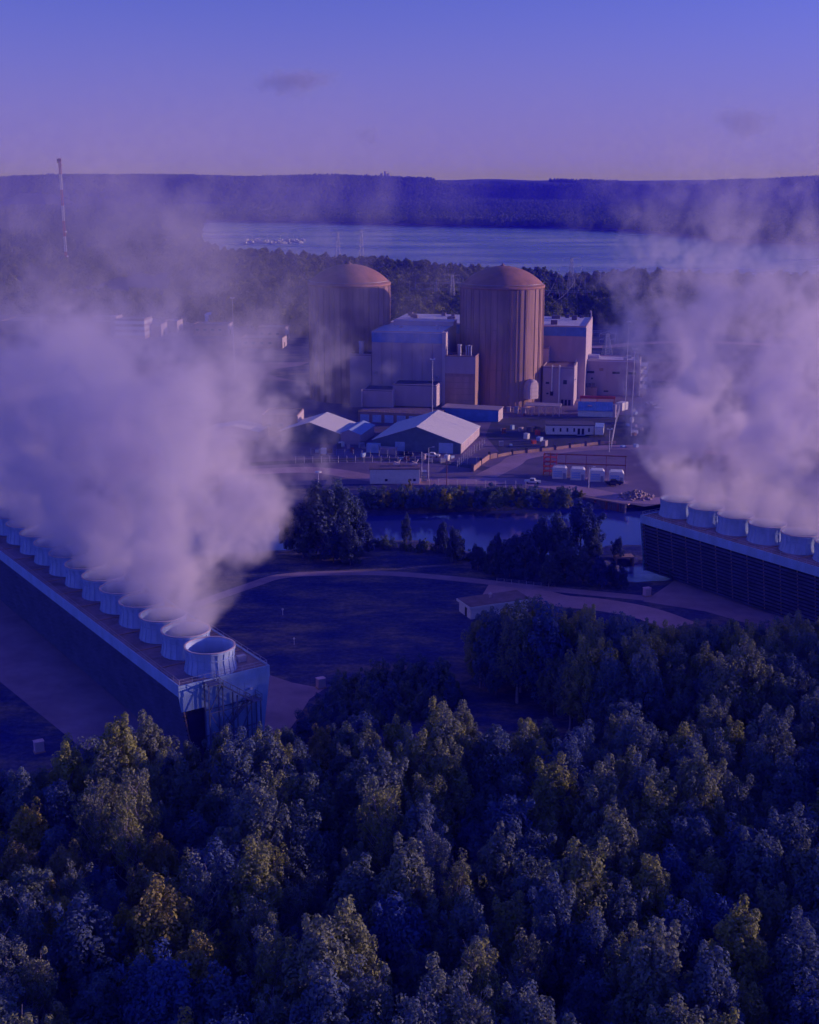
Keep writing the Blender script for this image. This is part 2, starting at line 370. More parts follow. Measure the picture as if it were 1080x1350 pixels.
# ------------------------------------------------------------------ trees
def tree_meshes(seed, Ht, Rc, nclump, nleaf, leaf, lname, bname, base=.28, sparse=0, slim=1.0, limbs=16, taper=.8, cl=1.0, tall=1.0):
    r = np.random.RandomState(seed); tb = MB()
    p = [Vector((0, 0, -.3))]; segs = 5
    for k in range(1, segs + 1): p.append(Vector((r.normal(0, .02) * Ht * k / segs, r.normal(0, .02) * Ht * k / segs, Ht * .86 * k / segs)))
    rad = [Ht * .017 * (1 - .82 * k / segs) for k in range(segs + 1)]
    for k in range(segs): tb.bar(p[k], p[k + 1], rad[k], 6, rad[k + 1])
    cents = []
    def env(z):                                   # crown radius at relative height
        u = (z - base) / (1 - base)
        return Rc * max(0.0, (math.sin(math.pi * min(1, max(0, u * .88 + .1)) ** taper)) ** .75) * slim
    for k in range(limbs):
        zr = base * .8 + (.85 - base * .8) * (k + r.rand()) / limbs
        t = min(segs - 1e-3, zr / .86 * segs); i = int(t); a = p[i].lerp(p[i + 1], t - i)
        an = k * 2.4 + r.rand(); ze = min(.97, zr + .10 + .16 * r.rand()); rr = env(ze) * (.6 + .4 * r.rand())
        e = Vector((math.cos(an) * rr, math.sin(an) * rr, Ht * ze))
        mid = a.lerp(e, .5) + Vector((0, 0, -.04 * Ht * r.rand()))
        r0 = max(.03, rad[i] * .55)
        tb.bar(a, mid, r0, 4, r0 * .6); tb.bar(mid, e, r0 * .6, 4, .02)
        cents.append(e)
        for q in range(3 if sparse else 1):
            f = mid.lerp(e, r.rand()); g = f + Vector((r.normal(0, .8), r.normal(0, .8), 1.2 + r.rand() * 1.4)); tb.bar(f, g, .035, 3, .012); cents.append(g)
    while len(cents) < nclump:
        zr = base + (1 - base) * r.rand() ** .85; rr = env(zr) * (r.rand() ** .4); an = r.rand() * 6.283
        cents.append(Vector((rr * math.cos(an), rr * math.sin(an), Ht * zr)))
    cents = np.array([tuple(c) for c in cents[:nclump]])
    n = len(cents); cr = (.45 + .4 * r.rand(n)) * Rc / 3.2 * cl; crz = cr * (1.25 + .6 * r.rand(n)) * tall
    # leaves on and inside each clump
    N = n * nleaf; ci = np.repeat(np.arange(n), nleaf)
    d = r.normal(size=(N, 3)); d /= np.linalg.norm(d, axis=1)[:, None]; rr = .55 + .5 * r.rand(N) ** .6
    pos = cents[ci] + d * np.stack([cr[ci], cr[ci], crz[ci]], 1) * rr[:, None]
    nn = d + r.normal(size=(N, 3)) * .42 + np.array([0, 0, .25]); nn /= np.linalg.norm(nn, axis=1)[:, None]
    ref = r.normal(size=(N, 3)); u = np.cross(nn, ref); u /= np.linalg.norm(u, axis=1)[:, None] + 1e-9; v = np.cross(nn, u)
    s = leaf * (.6 + .8 * r.rand(N)); a = u * s[:, None]; b = v * (s * .62)[:, None]
    bend = nn * (s * .22)[:, None]
    V = np.stack([pos - a, pos - b + bend, pos + a, pos + b + bend], 1).reshape(-1, 3)
    V[:, 2] = np.maximum(V[:, 2], .15)
    me = bpy.data.meshes.new('crown'); me.vertices.add(N * 4); me.vertices.foreach_set('co', V.astype(np.float32).ravel())
    me.loops.add(N * 4); me.loops.foreach_set('vertex_index', np.arange(N * 4, dtype=np.int32))
    me.polygons.add(N); me.polygons.foreach_set('loop_start', np.arange(0, N * 4, 4, dtype=np.int32))
    me.polygons.foreach_set('loop_total', np.full(N, 4, np.int32)); me.update(calc_edges=True)
    me.materials.append(MATS[lname])
    tm = bpy.data.meshes.new('trunk'); tm.from_pydata(tb.v, [], tb.f); tm.update(); tm.materials.append(M[bname])
    return tm, me
rng = random.Random(7)
def put_tree(name, mm, x, y, s, label, cat='tree', group=None, z=0.0, rz=None, sz=None):
    t = thing(name, label, cat, (x, y, z), rng.random() * 6.283 if rz is None else rz, group)
    t.scale = (s, s, sz or s)
    for nm, me in (('trunk', mm[0]), ('crown', mm[1])):
        o = bpy.data.objects.new(nm, me); COL.objects.link(o); o.parent = t
    return t

# ------------------------------------------------------------------ cooling towers
TW, TD = 17.4, 15.0                              # width at the deck, deck height
def cooling_tower(label, origin, ya, yb, stacks, near):
    t = thing('cooling_tower', label, 'cooling tower', (*origin, 0), TRZ)
    bat = 1.9; zf = 13.1
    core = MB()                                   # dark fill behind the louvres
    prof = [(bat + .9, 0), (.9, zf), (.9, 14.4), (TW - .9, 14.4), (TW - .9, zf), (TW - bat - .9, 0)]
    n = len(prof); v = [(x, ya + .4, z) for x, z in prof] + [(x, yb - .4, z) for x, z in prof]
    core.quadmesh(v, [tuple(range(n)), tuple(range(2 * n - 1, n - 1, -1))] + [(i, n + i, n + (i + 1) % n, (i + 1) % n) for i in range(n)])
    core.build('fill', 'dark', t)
    nl = 14
    for side in (0, 1):
        sgn = 1 if side == 0 else -1; X = 0 if side == 0 else TW
        lv = None
        for k in range(nl):
            z0 = .35 + (zf - .5) * k / nl; z1 = z0 + .34
            xa = X + sgn * bat * (1 - z0 / zf); xb = xa + sgn * .6
            lv = MB().quadmesh([(xa, ya + .2, z0), (xa, yb - .2, z0), (xb, yb - .2, z1), (xb, ya + .2, z1), (xa + sgn * .07, ya + .2, z0 - .05), (xa + sgn * .07, yb - .2, z0 - .05), (xb + sgn * .07, yb - .2, z1 - .05), (xb + sgn * .07, ya + .2, z1 - .05)],
                               [(0, 1, 2, 3), (7, 6, 5, 4), (0, 4, 5, 1), (1, 5, 6, 2), (2, 6, 7, 3), (3, 7, 4, 0)])
            lv.build('louvre', 'louvre', t)
        m = int(round((yb - ya) / 5))
        for k in range(m + 1):
            y = ya + .3 + (yb - ya - .6) * k / m
            MB().bar((X + sgn * (bat + .62), y, 0), (X + sgn * .6, y, zf), .13, 4).build('column', 'concrete_dark', t)
        box('fascia', 'panel', t, min(X, X + sgn * .25), max(X, X + sgn * .25), ya, yb, zf, TD + .25)
    # clad end walls
    for y, dy in ((ya, -1), (yb, 1)):
        k = 7; wd = TW / k
        for i in range(k):
            x0, x1 = i * wd, (i + 1) * wd - .03
            zb = 10.3 if (near and dy < 0 and i in (0, 1)) else 0
            def edge(x, z): return min(max(x, bat * (1 - z / zf) if z < zf else 0), TW - (bat * (1 - z / zf) if z < zf else 0))
            yy = sorted((y, y + dy * .14)); v = []
            for yq in yy:
                v += [(edge(x0, zb), yq, zb), (edge(x1, zb), yq, zb), (edge(x1, zf), yq, zf), (edge(x0, zf), yq, zf)]
            MB().quadmesh(v, [(3, 2, 1, 0), (4, 5, 6, 7), (0, 1, 5, 4), (1, 2, 6, 5), (2, 3, 7, 6), (3, 0, 4, 7)]).build('end_panel', 'panel', t)
        box('end_fascia', 'panel', t, -.02, TW + .02, min(y, y + dy * .22), max(y, y + dy * .22), zf + .02, TD + .2)
    dk = box('deck', 'deck', t, .25, TW - .25, ya, yb, 14.45, TD)
    # deck planks seams read as shallow battens between the fan cells
    for yk in stacks[:-1]:
        s = (stacks[1] - stacks[0]) / 2
        box('batten', 'concrete_dark', dk, .3, TW - .3, yk + s - .12, yk + s + .12, TD, TD + .16)
    for X in (.35, TW - .35):
        rl = MB(); y = ya + .1
        while y <= yb: rl.bar((X, y, TD), (X, y, TD + 1.1), .035); y += 2.45
        for z in (.55, 1.1): rl.bar((X, ya + .1, TD + z), (X, yb - .1, TD + z), .03)
        rl.build('handrail', 'steel', t)
    for Y in (ya + .15, yb - .15):
        rl = MB()
        for k in range(8): rl.bar((.4 + k * 2.37, Y, TD), (.4 + k * 2.37, Y, TD + 1.1), .035)
        for z in (.55, 1.1): rl.bar((.4, Y, TD + z), (TW - .4, Y, TD + z), .03)
        rl.build('handrail', 'steel', t)
    shell = MB().lathe([(4.56, 0), (4.48, .25), (4.32, 1.0), (4.18, 1.9), (4.15, 2.7), (4.28, 3.6), (4.38, 4.15), (4.38, 4.25), (4.22, 4.25), (4.15, 3.6), (4.02, 2.7), (4.05, 1.9), (4.2, 1.0), (4.5, .1)], 64)
    sme = None
    rib = MB(); pr = [(4.58, 0), (4.34, 1.0), (4.2, 1.9), (4.17, 2.7), (4.3, 3.6), (4.4, 4.12)]
    v = []
    for r_, z in pr: v += [(r_, -.06, z), (r_ + .1, -.06, z), (r_ + .1, .06, z), (r_, .06, z)]
    f = []
    for k in range(len(pr) - 1):
        a = 4 * k
        for i in range(4): f.append((a + i, a + (i + 1) % 4, a + 4 + (i + 1) % 4, a + 4 + i))
    rib.quadmesh(v, f); rme = None; fme = None
    for j, yk in enumerate(stacks):
        if sme is None:
            o = shell.build('fan_stack', 'stack', t, (8.4, yk, TD), .3, True); sme = o.data
        else: o = link('fan_stack', sme, None, t, (8.4, yk, TD), .3 + j)
        for k in range(22):
            if rme is None: q = rib.build('rib', 'stack', o); rme = q.data
            else: q = link('rib', rme, None, o)
            q.rotation_euler = (0, 0, 2 * math.pi * k / 22)
        if fme is None:
            fm = MB()
            for zz in (1.35, 2.7, 3.95): fm.lathe([(pr[2][0] + .0 if zz < 3 else 4.36, zz - .07), (pr[2][0] + .12 if zz < 3 else 4.48, zz - .07), (pr[2][0] + .12 if zz < 3 else 4.48, zz + .07), (pr[2][0] if zz < 3 else 4.36, zz + .07)], 48)
            q = fm.build('hoop', 'stack', o); fme = q.data
            rm = MB().lathe([(4.2, 4.2), (4.5, 4.2), (4.5, 4.34), (4.2, 4.34), (4.2, 4.2)], 64).build('rim', 'tanlight', o); rmm = rm.data
            cn = MB().lathe([(4.0, -.3), (.9, -.1), (.6, .5), (.05, .7)], 24).build('fan_hub', 'dark', o); cm = cn.data
        else: link('hoop', fme, None, o); link('rim', rmm, None, o); link('fan_hub', cm, None, o)
        bx = box('motor', 'grey', t, 13.6, 15.2, yk - .5, yk + .5, TD, TD + 1.1)
    return t
lst = [4.8 + 10 * k for k in range(13)]
ltw = cooling_tower('long cooling tower under the thick steam, with a zigzag stair on its near end wall', LT, 0, 130, lst, True)
rst = [-4.4 - 9.7 * k for k in range(12)][::-1]
rtw = cooling_tower('cooling tower beyond the gravel path with horizontal louvres and a pale blue fascia', RT, -118, 0, rst, False)
# stair on the near end wall of the left tower
fr = MB()
for x in (4.6, 7.2, 9.9, 12.6, 14.4):
    for y in (-.5, -2.2): fr.bar((x, y, 0), (x, y, 15 if x < 8 else 12.0 if x < 10.5 else 10.5), .14)
for x0, x1, z0, z1 in ((4.6, 7.2, 0, 5), (7.2, 4.6, 5, 10), (4.6, 7.2, 10, 14.6), (7.2, 9.9, 0, 4.6), (9.9, 12.6, 4, 9.5), (12.6, 9.9, 0, 4.4), (7.2, 9.9, 9.5, 4.8), (9.9, 7.2, 9.6, 5)):
    fr.bar((x0, -2.2, z0), (x1, -2.2, z1), .11)
for z, xb in ((5, 14.4), (9.8, 12.6)):
    for y in (-.5, -2.2): fr.bar((4.6, y, z), (xb, y, z), .11)
sf = fr.build('stair_frame', 'stairsteel', ltw)
def flight(a, b, w=1.0):
    m = MB(); a = Vector(a); b = Vector(b); n = int(abs(b.z - a.z) / .22)
    for y in (-.45, .45):
        m.bar(a + Vector((0, y, 0)), b + Vector((0, y, 0)), .1); m.bar(a + Vector((0, y, 1)), b + Vector((0, y, 1)), .04)
        for k in range(6): p = a.lerp(b, k / 5) + Vector((0, y, 0)); m.bar(p, p + Vector((0, 0, 1)), .03)
    for k in range(n): p = a.lerp(b, (k + .5) / n); m.box(p.x - .14, p.x + .14, p.y - .45, p.y + .45, p.z - .03, p.z + .03)
    return m
flight((6.4, -2.2, 15.0), (12.7, -2.2, 10.3)).build('stair_flight', 'stairsteel', sf)
flight((12.7, -1.0, 10.2), (7.6, -1.0, 5.2)).build('stair_flight', 'stairsteel', sf)
flight((7.6, -2.2, 5.2), (12.7, -2.2, .1)).build('stair_flight', 'stairsteel', sf)
for x0, x1, z in ((4.6, 6.6, 15.0), (12.5, 14.4, 10.25), (5.8, 7.8, 5.15)):
    ld = MB().box(x0, x1, -2.8, -.3, z - .08, z)
    for xx in (x0, x1):
        for y in (-2.8, -.3): ld.bar((xx, y, z), (xx, y, z + 1.1), .04)
    for zz in (.55, 1.1): ld.bar((x0, -2.8, z + zz), (x1, -2.8, z + zz), .035); ld.bar((x1, -2.8, z + zz), (x1, -.3, z + zz), .035)
    ld.build('landing', 'stairsteel', sf)
box('lamp', 'white', ltw, 13.3, 13.75, -.6, -.25, 11.6, 11.95)

# ------------------------------------------------------------------ containments
def containment(label, loc, hatch):
    t = thing('containment_building', label, 'containment', loc, PRZ)
    Rr = 18.6
    MB().lathe([(Rr, 0), (Rr, 52.0)], 96).build('wall', 'concrete', t, smooth=True)
    a = math.atan2(8.3, Rr); Rs = Rr / math.sin(2 * a); prof = [(Rr, 52.0), (Rr + .35, 52.0), (Rr + .35, 53.0)]
    for k in range(0, 13):
        th = 2 * a * (1 - k / 12); prof.append((max(.02, (Rs) * math.sin(th) + (.12 if k == 0 else 0)), 53.0 + 8.3 - Rs * (1 - math.cos(th))))
    dm = MB().lathe(prof, 96).build('dome', 'dome', t, smooth=True)
    rl = MB()
    for k in range(48):
        q = 2 * math.pi * k / 48; rl.bar((18.3 * math.cos(q), 18.3 * math.sin(q), 52.9), (18.3 * math.cos(q), 18.3 * math.sin(q), 54.0), .05)
    rl.lathe([(18.28, 53.9), (18.36, 53.9), (18.36, 54.0), (18.28, 54.0)], 64)
    rl.build('handrail', 'steel', dm)
    MB().lathe([(1.1, 61.0), (1.1, 61.6), (.5, 61.8), (.45, 62.3), (.03, 62.4)], 16).build('vent', 'concrete_dark', dm)
    rs = np.random.RandomState(4); ang = 0; i = 0
    meshes = {}
    while ang < 2 * math.pi - .06:
        wide = [.35, .9, .5, 1.5][rs.randint(4)]; dep = [.22, .30, .16][rs.randint(3)]; mm = ['concrete', 'concrete_dark'][[0, 1, 0, 1, 0][rs.randint(5)]]
        key = (wide, dep, mm)
        if key not in meshes:
            q = box('rib', mm, t, 18.5, 18.6 + dep, -wide / 2, wide / 2, .2, 51.9); meshes[key] = q.data
        else: q = link('rib', meshes[key], None, t)
        q.rotation_euler = (0, 0, ang)
        ang += wide / 18.6 + [.045, .08, .11, .16][rs.randint(4)]
    for z in (17.0, 34.5): MB().lathe([(18.55, z), (18.67, z), (18.67, z + .35), (18.55, z + .35)], 96).build('band', 'concrete_dark', t)
    if hatch:
        an = R(-40) ; hm = MB()
        # a domed white equipment hatch housing standing off the wall
        n = 18; v = []; f = []
        sec = [(-3, 0), (-3, 5.6)] + [(-3 * math.cos(math.pi * k / 10), 5.6 + 3 * math.sin(math.pi * k / 10)) for k in range(1, 10)] + [(3, 5.6), (3, 0)]
        m_ = len(sec)
        for d_, s_ in ((16.5, 1), (21.2, 1), (22.0, .82), (22.2, .5)):
            for (yy, zz) in sec: v.append((d_, yy * s_, 4.4 + zz * (1 if s_ == 1 else .96 - (1 - s_) * .1)))
        for k in range(3):
            for i_ in range(m_ - 1): f.append((k * m_ + i_, (k + 1) * m_ + i_, (k + 1) * m_ + i_ + 1, k * m_ + i_ + 1))
        f.append(tuple(3 * m_ + i_ for i_ in range(m_)))
        hm.quadmesh(v, f); h = hm.build('equipment_hatch', 'tanlight', t, smooth=False); h.rotation_euler = (0, 0, an)
        for k in range(4):
            q = MB().box(22.0, 22.3, -2.5, 2.5, 5.6 + k * 1.8, 5.85 + k * 1.8).build('stiffener', 'tan', h)
    return t
CR = (41.5, 576, 0); CLf = (-27.5, 590, 0)
containment('domed containment with sunlit ribbed wall and white hatch at its foot', CR, True)
containment('domed containment half veiled by drifting steam', CLf, False)

# ------------------------------------------------------------------ plant buildings
def solve_w(px0, px1, Y, z, rz):
    X0 = (px0 - 540) / F * dep_of(Y, z); w = 1.0
    for _ in range(40):
        x1 = X0 + w * math.cos(rz); y1 = Y + w * math.sin(rz); w += ((px1 - 540) / F * dep_of(y1, z) - x1)
    return X0, w
def block(name, label, px0, px1, Y, zt, depth, z0=0.0, wall='tan', roof='whiteroof', rz=PRZ, parapet=.6, cat='building', zref=None, over=.0):
    X0, w = solve_w(px0, px1, Y, zt if zref is None else zref, rz)
    t = thing(name, label, cat, (X0, Y, z0), rz); h = zt - z0
    box('wall', wall, t, 0, w, 0, depth, 0, h - .3)
    box('roof', roof, t, -over, w + over, -over, depth + over, h - .298, h)
    if parapet:
        p = MB(); a = .3
        p.box(0, w, -.05, a, h, h + parapet); p.box(0, w, depth - a, depth + .05, h, h + parapet)
        p.box(-.05, a, a, depth - a, h, h + parapet); p.box(w - a, w + .05, a, depth - a, h, h + parapet)
        p.build('parapet', wall, t)
    return t, w, h
def roofunits(t, spots, h, m='grey', name='roof_unit'):
    for x, y, sx, sy, sz in spots:
        q = MB().box(x, x + sx, y, y + sy, h + .15, h + sz).box(x + .1, x + sx - .1, y + .1, y + sy - .1, h, h + .15).build(name, m, t)
def window(t, x, z, w, h, y=-.0, m='glass'):
    g = box('window', m, t, x, x + w, y - .05, y + .05, z, z + h)
    fr = MB().box(x - .12, x, y - .12, y + .05, z - .12, z + h + .12).box(x + w, x + w + .12, y - .12, y + .05, z - .12, z + h + .12)
    fr.box(x, x + w, y - .12, y + .05, z - .12, z).box(x, x + w, y - .12, y + .05, z + h, z + h + .12)
    fr.build('window_frame', 'grey', g); return g
def rightwindow(t, x, y, z, w, h, m='glass'):
    return box('window', m, t, x - .05, x + .06, y, y + w, z, z + h)

# turbine hall, a long block behind both containments
t, w, h = block('turbine_building', 'long turbine hall with white roof and blue band behind the containments', 511, 773, 604, 33, 45, parapet=.0, zref=33)
p = MB().box(0, w, -.06, .5, h, h + .5).box(w - .5, w + .06, .5, 45, h, h + .5).build('parapet', 'tan', t)
k = 10
for i in range(k): box('band_panel', 'bluepanel', t, w * i / k + .04, w * (i + 1) / k - .04, -.12, 0, h - 4.2, h - .1)
box('end_panel', 'tanlight', t, w, w + .15, .1, 44.8, 0, h - .35)  # paler sun-facing end, sunlight put into the siding colour
rs = random.Random(3)
roofunits(t, [(rs.uniform(2, 26), rs.uniform(3, 40), rs.uniform(1.4, 3), rs.uniform(1.5, 3), rs.uniform(1, 1.8)) for _ in range(9)], h, 'darkroof')
roofunits(t, [(w - 17, 8, 3, 2.5, 2), (w - 9, 30, 2.5, 2.5, 2.2), (w - 13, 40, 2, 2, 1.5), (w - 19, 34, 4, 3, 1.6), (w - 6, 41, 2, 2, 1.2)], h, 'darkroof')
MB().bar((w - .6, 44, h), (w - .6, 44, h + 2.6), .3, 8).bar((w - .6, 44, h + 2.6), (w - 1.2, 44.0, h + 3.0), .6, 8).build('vent_pipe', 'tanlight', t)

t, w, h = block('auxiliary_building', 'tall grey block with blue top band between the two containments', 490, 583.5, 556, 34.5, 36, wall='tan', roof='bluepale', parapet=.35)
k = 6
for i in range(k): box('band_panel', 'bluepanel', t, w * i / k + .03, w * (i + 1) / k - .03, -.12, 0, h - 4.6, h - .4)
for i in range(7): box('wall_joint', 'concrete_dark', t, w * i / 7 + (.05 if i == 0 else 0), w * i / 7 + .16, -.06, 0, 0, h - 4.7)
box('corner_pier', 'tanlight', t, w, w + 1.6, -.5, 6, 0, h + .2)  # paler than the wall: sunlight on the corner put into its colour
box('roof_curb', 'tanlight', t, 4, w + .2, 27, 36.2, h, h + 2.0)
box('roof_curb', 'whiteroof', t, 3.8, w + .4, 26.8, 36.4, h + 2.004, h + 2.2)
for x, z in ((1.6, 16.5), (w - 2.4, 15.2)): 
    q = MB().lathe([(.9, 0), (.9, .5), (.6, .5), (.6, .1)], 16).build('vent', 'grey', t, (x, -.05, z)); q.rotation_euler = (R(90), 0, 0)
box('louvre_vent', 'dark', t, 14, 14.8, -.12, 0, 11.5, 12.4)
roofunits(t, [(26, 14, 1.2, 1.2, 1.6), (9, 16, 1.4, 1.2, .9)], h, 'grey')

t, w, h = block('storage_bay', 'windowless block at the foot of the tall grey block, lit on its end', 518, 575, 541, 13.6, 14, 4.4, wall='tan', roof='darkroof', parapet=.25)
box('end_wall', 'tanlight', t, w, w + .25, 0, 13.5, 0, h)  # lit end painted paler than the front
t, w, h = block('filter_house', 'low windowless block beside the larger one, steam drifting past it', 478, 517, 539, 11.6, 13, 4.4, wall='tan', roof='darkroof', parapet=.3)
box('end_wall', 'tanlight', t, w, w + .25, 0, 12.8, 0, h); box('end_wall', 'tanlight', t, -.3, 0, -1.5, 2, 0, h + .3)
t, w, h = block('loading_dock', 'long low podium with a row of white doors in front of the tall block', 472, 580, 527, 4.4, 14, 0, wall='concrete_dark', roof='brownroof', parapet=0)
for i in range(6): box('door', 'bluepale', t, 1 + i * 5.2, 4.8 + i * 5.2, -.08, 0.02, .1, 3.3)
rl = MB()
for i in range(16): rl.bar((.3 + i * 2.2, .2, h), (.3 + i * 2.2, .2, h + 1.1), .04)
rl.bar((.3, .2, h + 1.1), (33.3, .2, h + 1.1), .04); rl.build('handrail', 'steel', t)

t, w, h = block('fuel_building', 'two-tone brick block between the tall grey block and the sunlit containment', 587, 627, 549, 24.5, 12, wall='concrete_dark', roof='brownroof', parapet=.5)
box('upper_wall', 'tan', t, -.05, w + .05, -.14, .1, h - 7.2, h + .05)
for i in range(6): box('course', 'concrete', t, .05, w - .05, -.07, 0.0, .6 + i * 2.6, 2.9 + i * 2.6)
box('door', 'dark', t, .5, 5.5, -.1, 0, 0, 1.9)
for x, r_, hh in ((5.6, .75, 4.4), (8.6, .35, 4.0), (9.6, .35, 4.2), (10.6, .35, 4.0)):
    MB().lathe([(r_, 0), (r_, hh), (r_ * 1.3, hh), (r_ * 1.3, hh + .5), (r_ * .8, hh + .5), (r_ * .8, 0)], 14).build('exhaust_stack', 'steel', t, (x, 4, h))
t, w, h = block('fuel_building', 'pale block at the foot of the steam-veiled containment', 461, 489.5, 563, 23.5, 12, wall='tan', roof='brownroof', parapet=.5)
MB().lathe([(1.2, 0), (1.2, 5), (1.4, 5), (1.4, 5.6), (.9, 5.6)], 14).build('exhaust_stack', 'steel', t, (4.5, 4, h))

t, w, h = block('service_building', 'square block with two white pipes up its front wall beside the containment', 716, 757, 569.5, 17, 30, wall='tan', roof='brownroof', parapet=.5)
box('end_wall', 'tanlight', t, w, w + .2, -.1, 30, 0, h + .3)  # sun-side face in a paler tone than the front, sunlight painted in
for x, z0 in ((4.2, 6.2), (7.5, 1.0)): MB().bar((x, -.5, z0), (x, -.5, h + 1.2), .33, 10).build('pipe', 'white', t)
box('pipe_box', 'dark', t, 3.6, 4.9, -1.0, 0, 4.4, 6.2)
window(t, 1.4, 9.5, 1.6, .9, m='dark'); window(t, 9.2, 9.6, 1.7, 1.9, m='glass'); window(t, 1.8, 4.8, 1.0, .7, m='dark')
rl = MB()
for i in range(13): rl.bar((w - .2, 1 + i * 2.3, h + .5), (w - .2, 1 + i * 2.3, h + 1.6), .06)
rl.bar((w - .2, 1, h + 1.6), (w - .2, 29, h + 1.6), .05); rl.build('handrail', 'steel', t)
for i in range(3): box('door', 'dark', t, 8.5 + i * 1.6, 9.6 + i * 1.6, -.08, .02, 0, 2.6)
box('wall_lamp', 'white', t, w + .2, w + .7, 3, 3.5, 11, 11.6)
t, w, h = block('stair_house', 'narrow pale block in the gap beside the sunlit containment', 716, 724, 585, 23.5, 8, wall='tanlight', roof='brownroof', parapet=.3)

t, w, h = block('office_building', 'flat-roofed pale block with three dark windows and rooftop fans', 765, 844, 598, 16.3, 16, wall='tan', roof='whiteroof', parapet=.5)
for x in (3.4, 15.2, 22.6): window(t, x, 10.2, 3.4, 1.1, m='dark')
window(t, 9, 11.4, 2.0, 1.4, m='concrete_dark'); window(t, 5.4, 7.4, .9, .8, m='dark'); window(t, 11.5, 1.6, 2.2, .7, m='dark')
roofunits(t, [(3, 6, 5.5, 5, 1.6), (20, 3, 2, 2, 1.3), (21, 10, 2.5, 2, 1.4), (25.5, 6, 1.2, 1.2, 3.2)], h, 'grey')
box('annex', 'concrete', t, .2, 8.5, -4, 0, 0, 4.0)
for i in range(4): roofunits(t, [(.8 + i * 1.8, -3.4, 1.3, 1.8, 1.7)], 4.0, 'darkroof', 'condenser')
sc_ = MB()
for i in range(4):
    for j in range(2): sc_.bar((w + .3 + j * 3.2, 1 + i * 4, 0), (w + .3 + j * 3.2, 1 + i * 4, 15), .12)
for z in (3.5, 7, 10.5, 14):
    sc_.box(w + .2, w + 3.7, .8, 13.2, z, z + .15)
    for i in range(3): sc_.bar((w + .3, 1 + i * 4, z), (w + 3.5, 5 + i * 4, z + (3.5 if z < 13 else 0)), .08)
sc_.build('outside_stair', 'steel', t)
box('end_wall', 'tanlight', t, w, w + .15, 0, 16, 0, h)  # sunlit end, its brightness carried by the paler siding colour

t, w, h = block('long_shed', 'long low shed with tan roof and dark wall behind the white tent', 583, 657, 533, 5.2, 9, wall='bluepanel', roof='tan', rz=R(-16), parapet=0, over=.4)
box('end_wall', 'tanlight', t, w, w + .12, 0, 9, 0, h - .3)  # end facing the sun, lightened by colour
# ------------------------------------------------------------------ sheds, tents, trailers and yard gear
def gable(name, label, loc, rz, w, d, eave, ridge, wall, roof, over=.5):
    t = thing(name, label, 'shed', (*loc, 0), rz)
    v = []
    for y in (0, d): v += [(0, y, 0), (w, y, 0), (w, y, eave), (w / 2, y, ridge - .1), (0, y, eave)]
    MB().quadmesh(v, [(0, 1, 2, 3, 4), (9, 8, 7, 6, 5), (0, 4, 9, 5), (1, 6, 7, 2)]).build('wall', wall, t)
    sl_ = (ridge - eave) / (w / 2)
    for s in (-1, 1):
        n = 6
        for i in range(n):
            y0 = -over + (d + 2 * over) * i / n; y1 = -over + (d + 2 * over) * (i + 1) / n - .06
            xe = w / 2 + s * (w / 2 + over); ze = eave - sl_ * over
            q = [(w / 2, y0, ridge), (xe, y0, ze), (xe, y1, ze), (w / 2, y1, ridge)]
            q2 = [(a, b, c + .14) for a, b, c in q]
            MB().quadmesh(q + q2, [(0, 1, 2, 3), (7, 6, 5, 4), (0, 4, 5, 1), (1, 5, 6, 2), (2, 6, 7, 3), (3, 7, 4, 0)]).build('roof_panel', roof, t)
    return t
t = gable('tent_warehouse', 'large fabric warehouse with white gable roof and dark front in the yard', (-13.6, 469.5), R(-14), 33.5, 36, 4.0, 9.6, 'green', 'white', .5)
box('door', 'bluepale', t, 25.2, 30.6, -.1, .05, .1, 4.0)
for i in range(8): box('side_panel', 'tanlight', t, 33.5, 33.6, .3 + i * 4.5, 4.5 + i * 4.5, .2, 3.5)
box('door', 'bluepale', t, 8.5, 12.2, -.1, .05, .1, 3.6)
t = gable('storage_warehouse', 'white-roofed storage shed half hidden in steam beside the tent warehouse', (-50, 486), R(-14), 24, 22, 4.2, 8.0, 'green', 'white', .6)
t = gable('side_shed', 'small white-roofed lean shed joined to the hidden storage shed', (-27.5, 481), R(-14), 9, 20, 4.0, 5.6, 'tan', 'bluepale', .3)
t = gable('side_shed', 'low pale shed deep in the steam behind the canal tree clump', (-80, 492), R(-14), 22, 12, 3.5, 5.5, 'tan', 'white', .3)

def container(label, px, py, m, L=6.1, rz=R(-14), wd=2.5, ht=2.6, name='shipping_container'):
    t = thing(name, label, 'container', (*gp(px, py), 0), rz)
    box('body', m, t, 0, L, 0, wd, .12, ht)
    n = int(L / .55)
    for i in range(n): box('corrugation', m, t, .1 + i * L / n, .1 + i * L / n + .28, -.06, 0, .2, ht - .1)
    for x in (0, L - .2): box('corner_post', 'steel', t, x, x + .2, -.09, .1, .0, ht + .02)
    return t
container('blue shipping container beside the tent warehouse', 483, 597, 'bluepale', 5, ht=3.4)
container('tan shipping container in front of the tent warehouse', 501, 599, 'tan', 6)
container('grey shipping container against the dark front of the tent warehouse', 516, 593, 'grey', 5.4, ht=3.0)

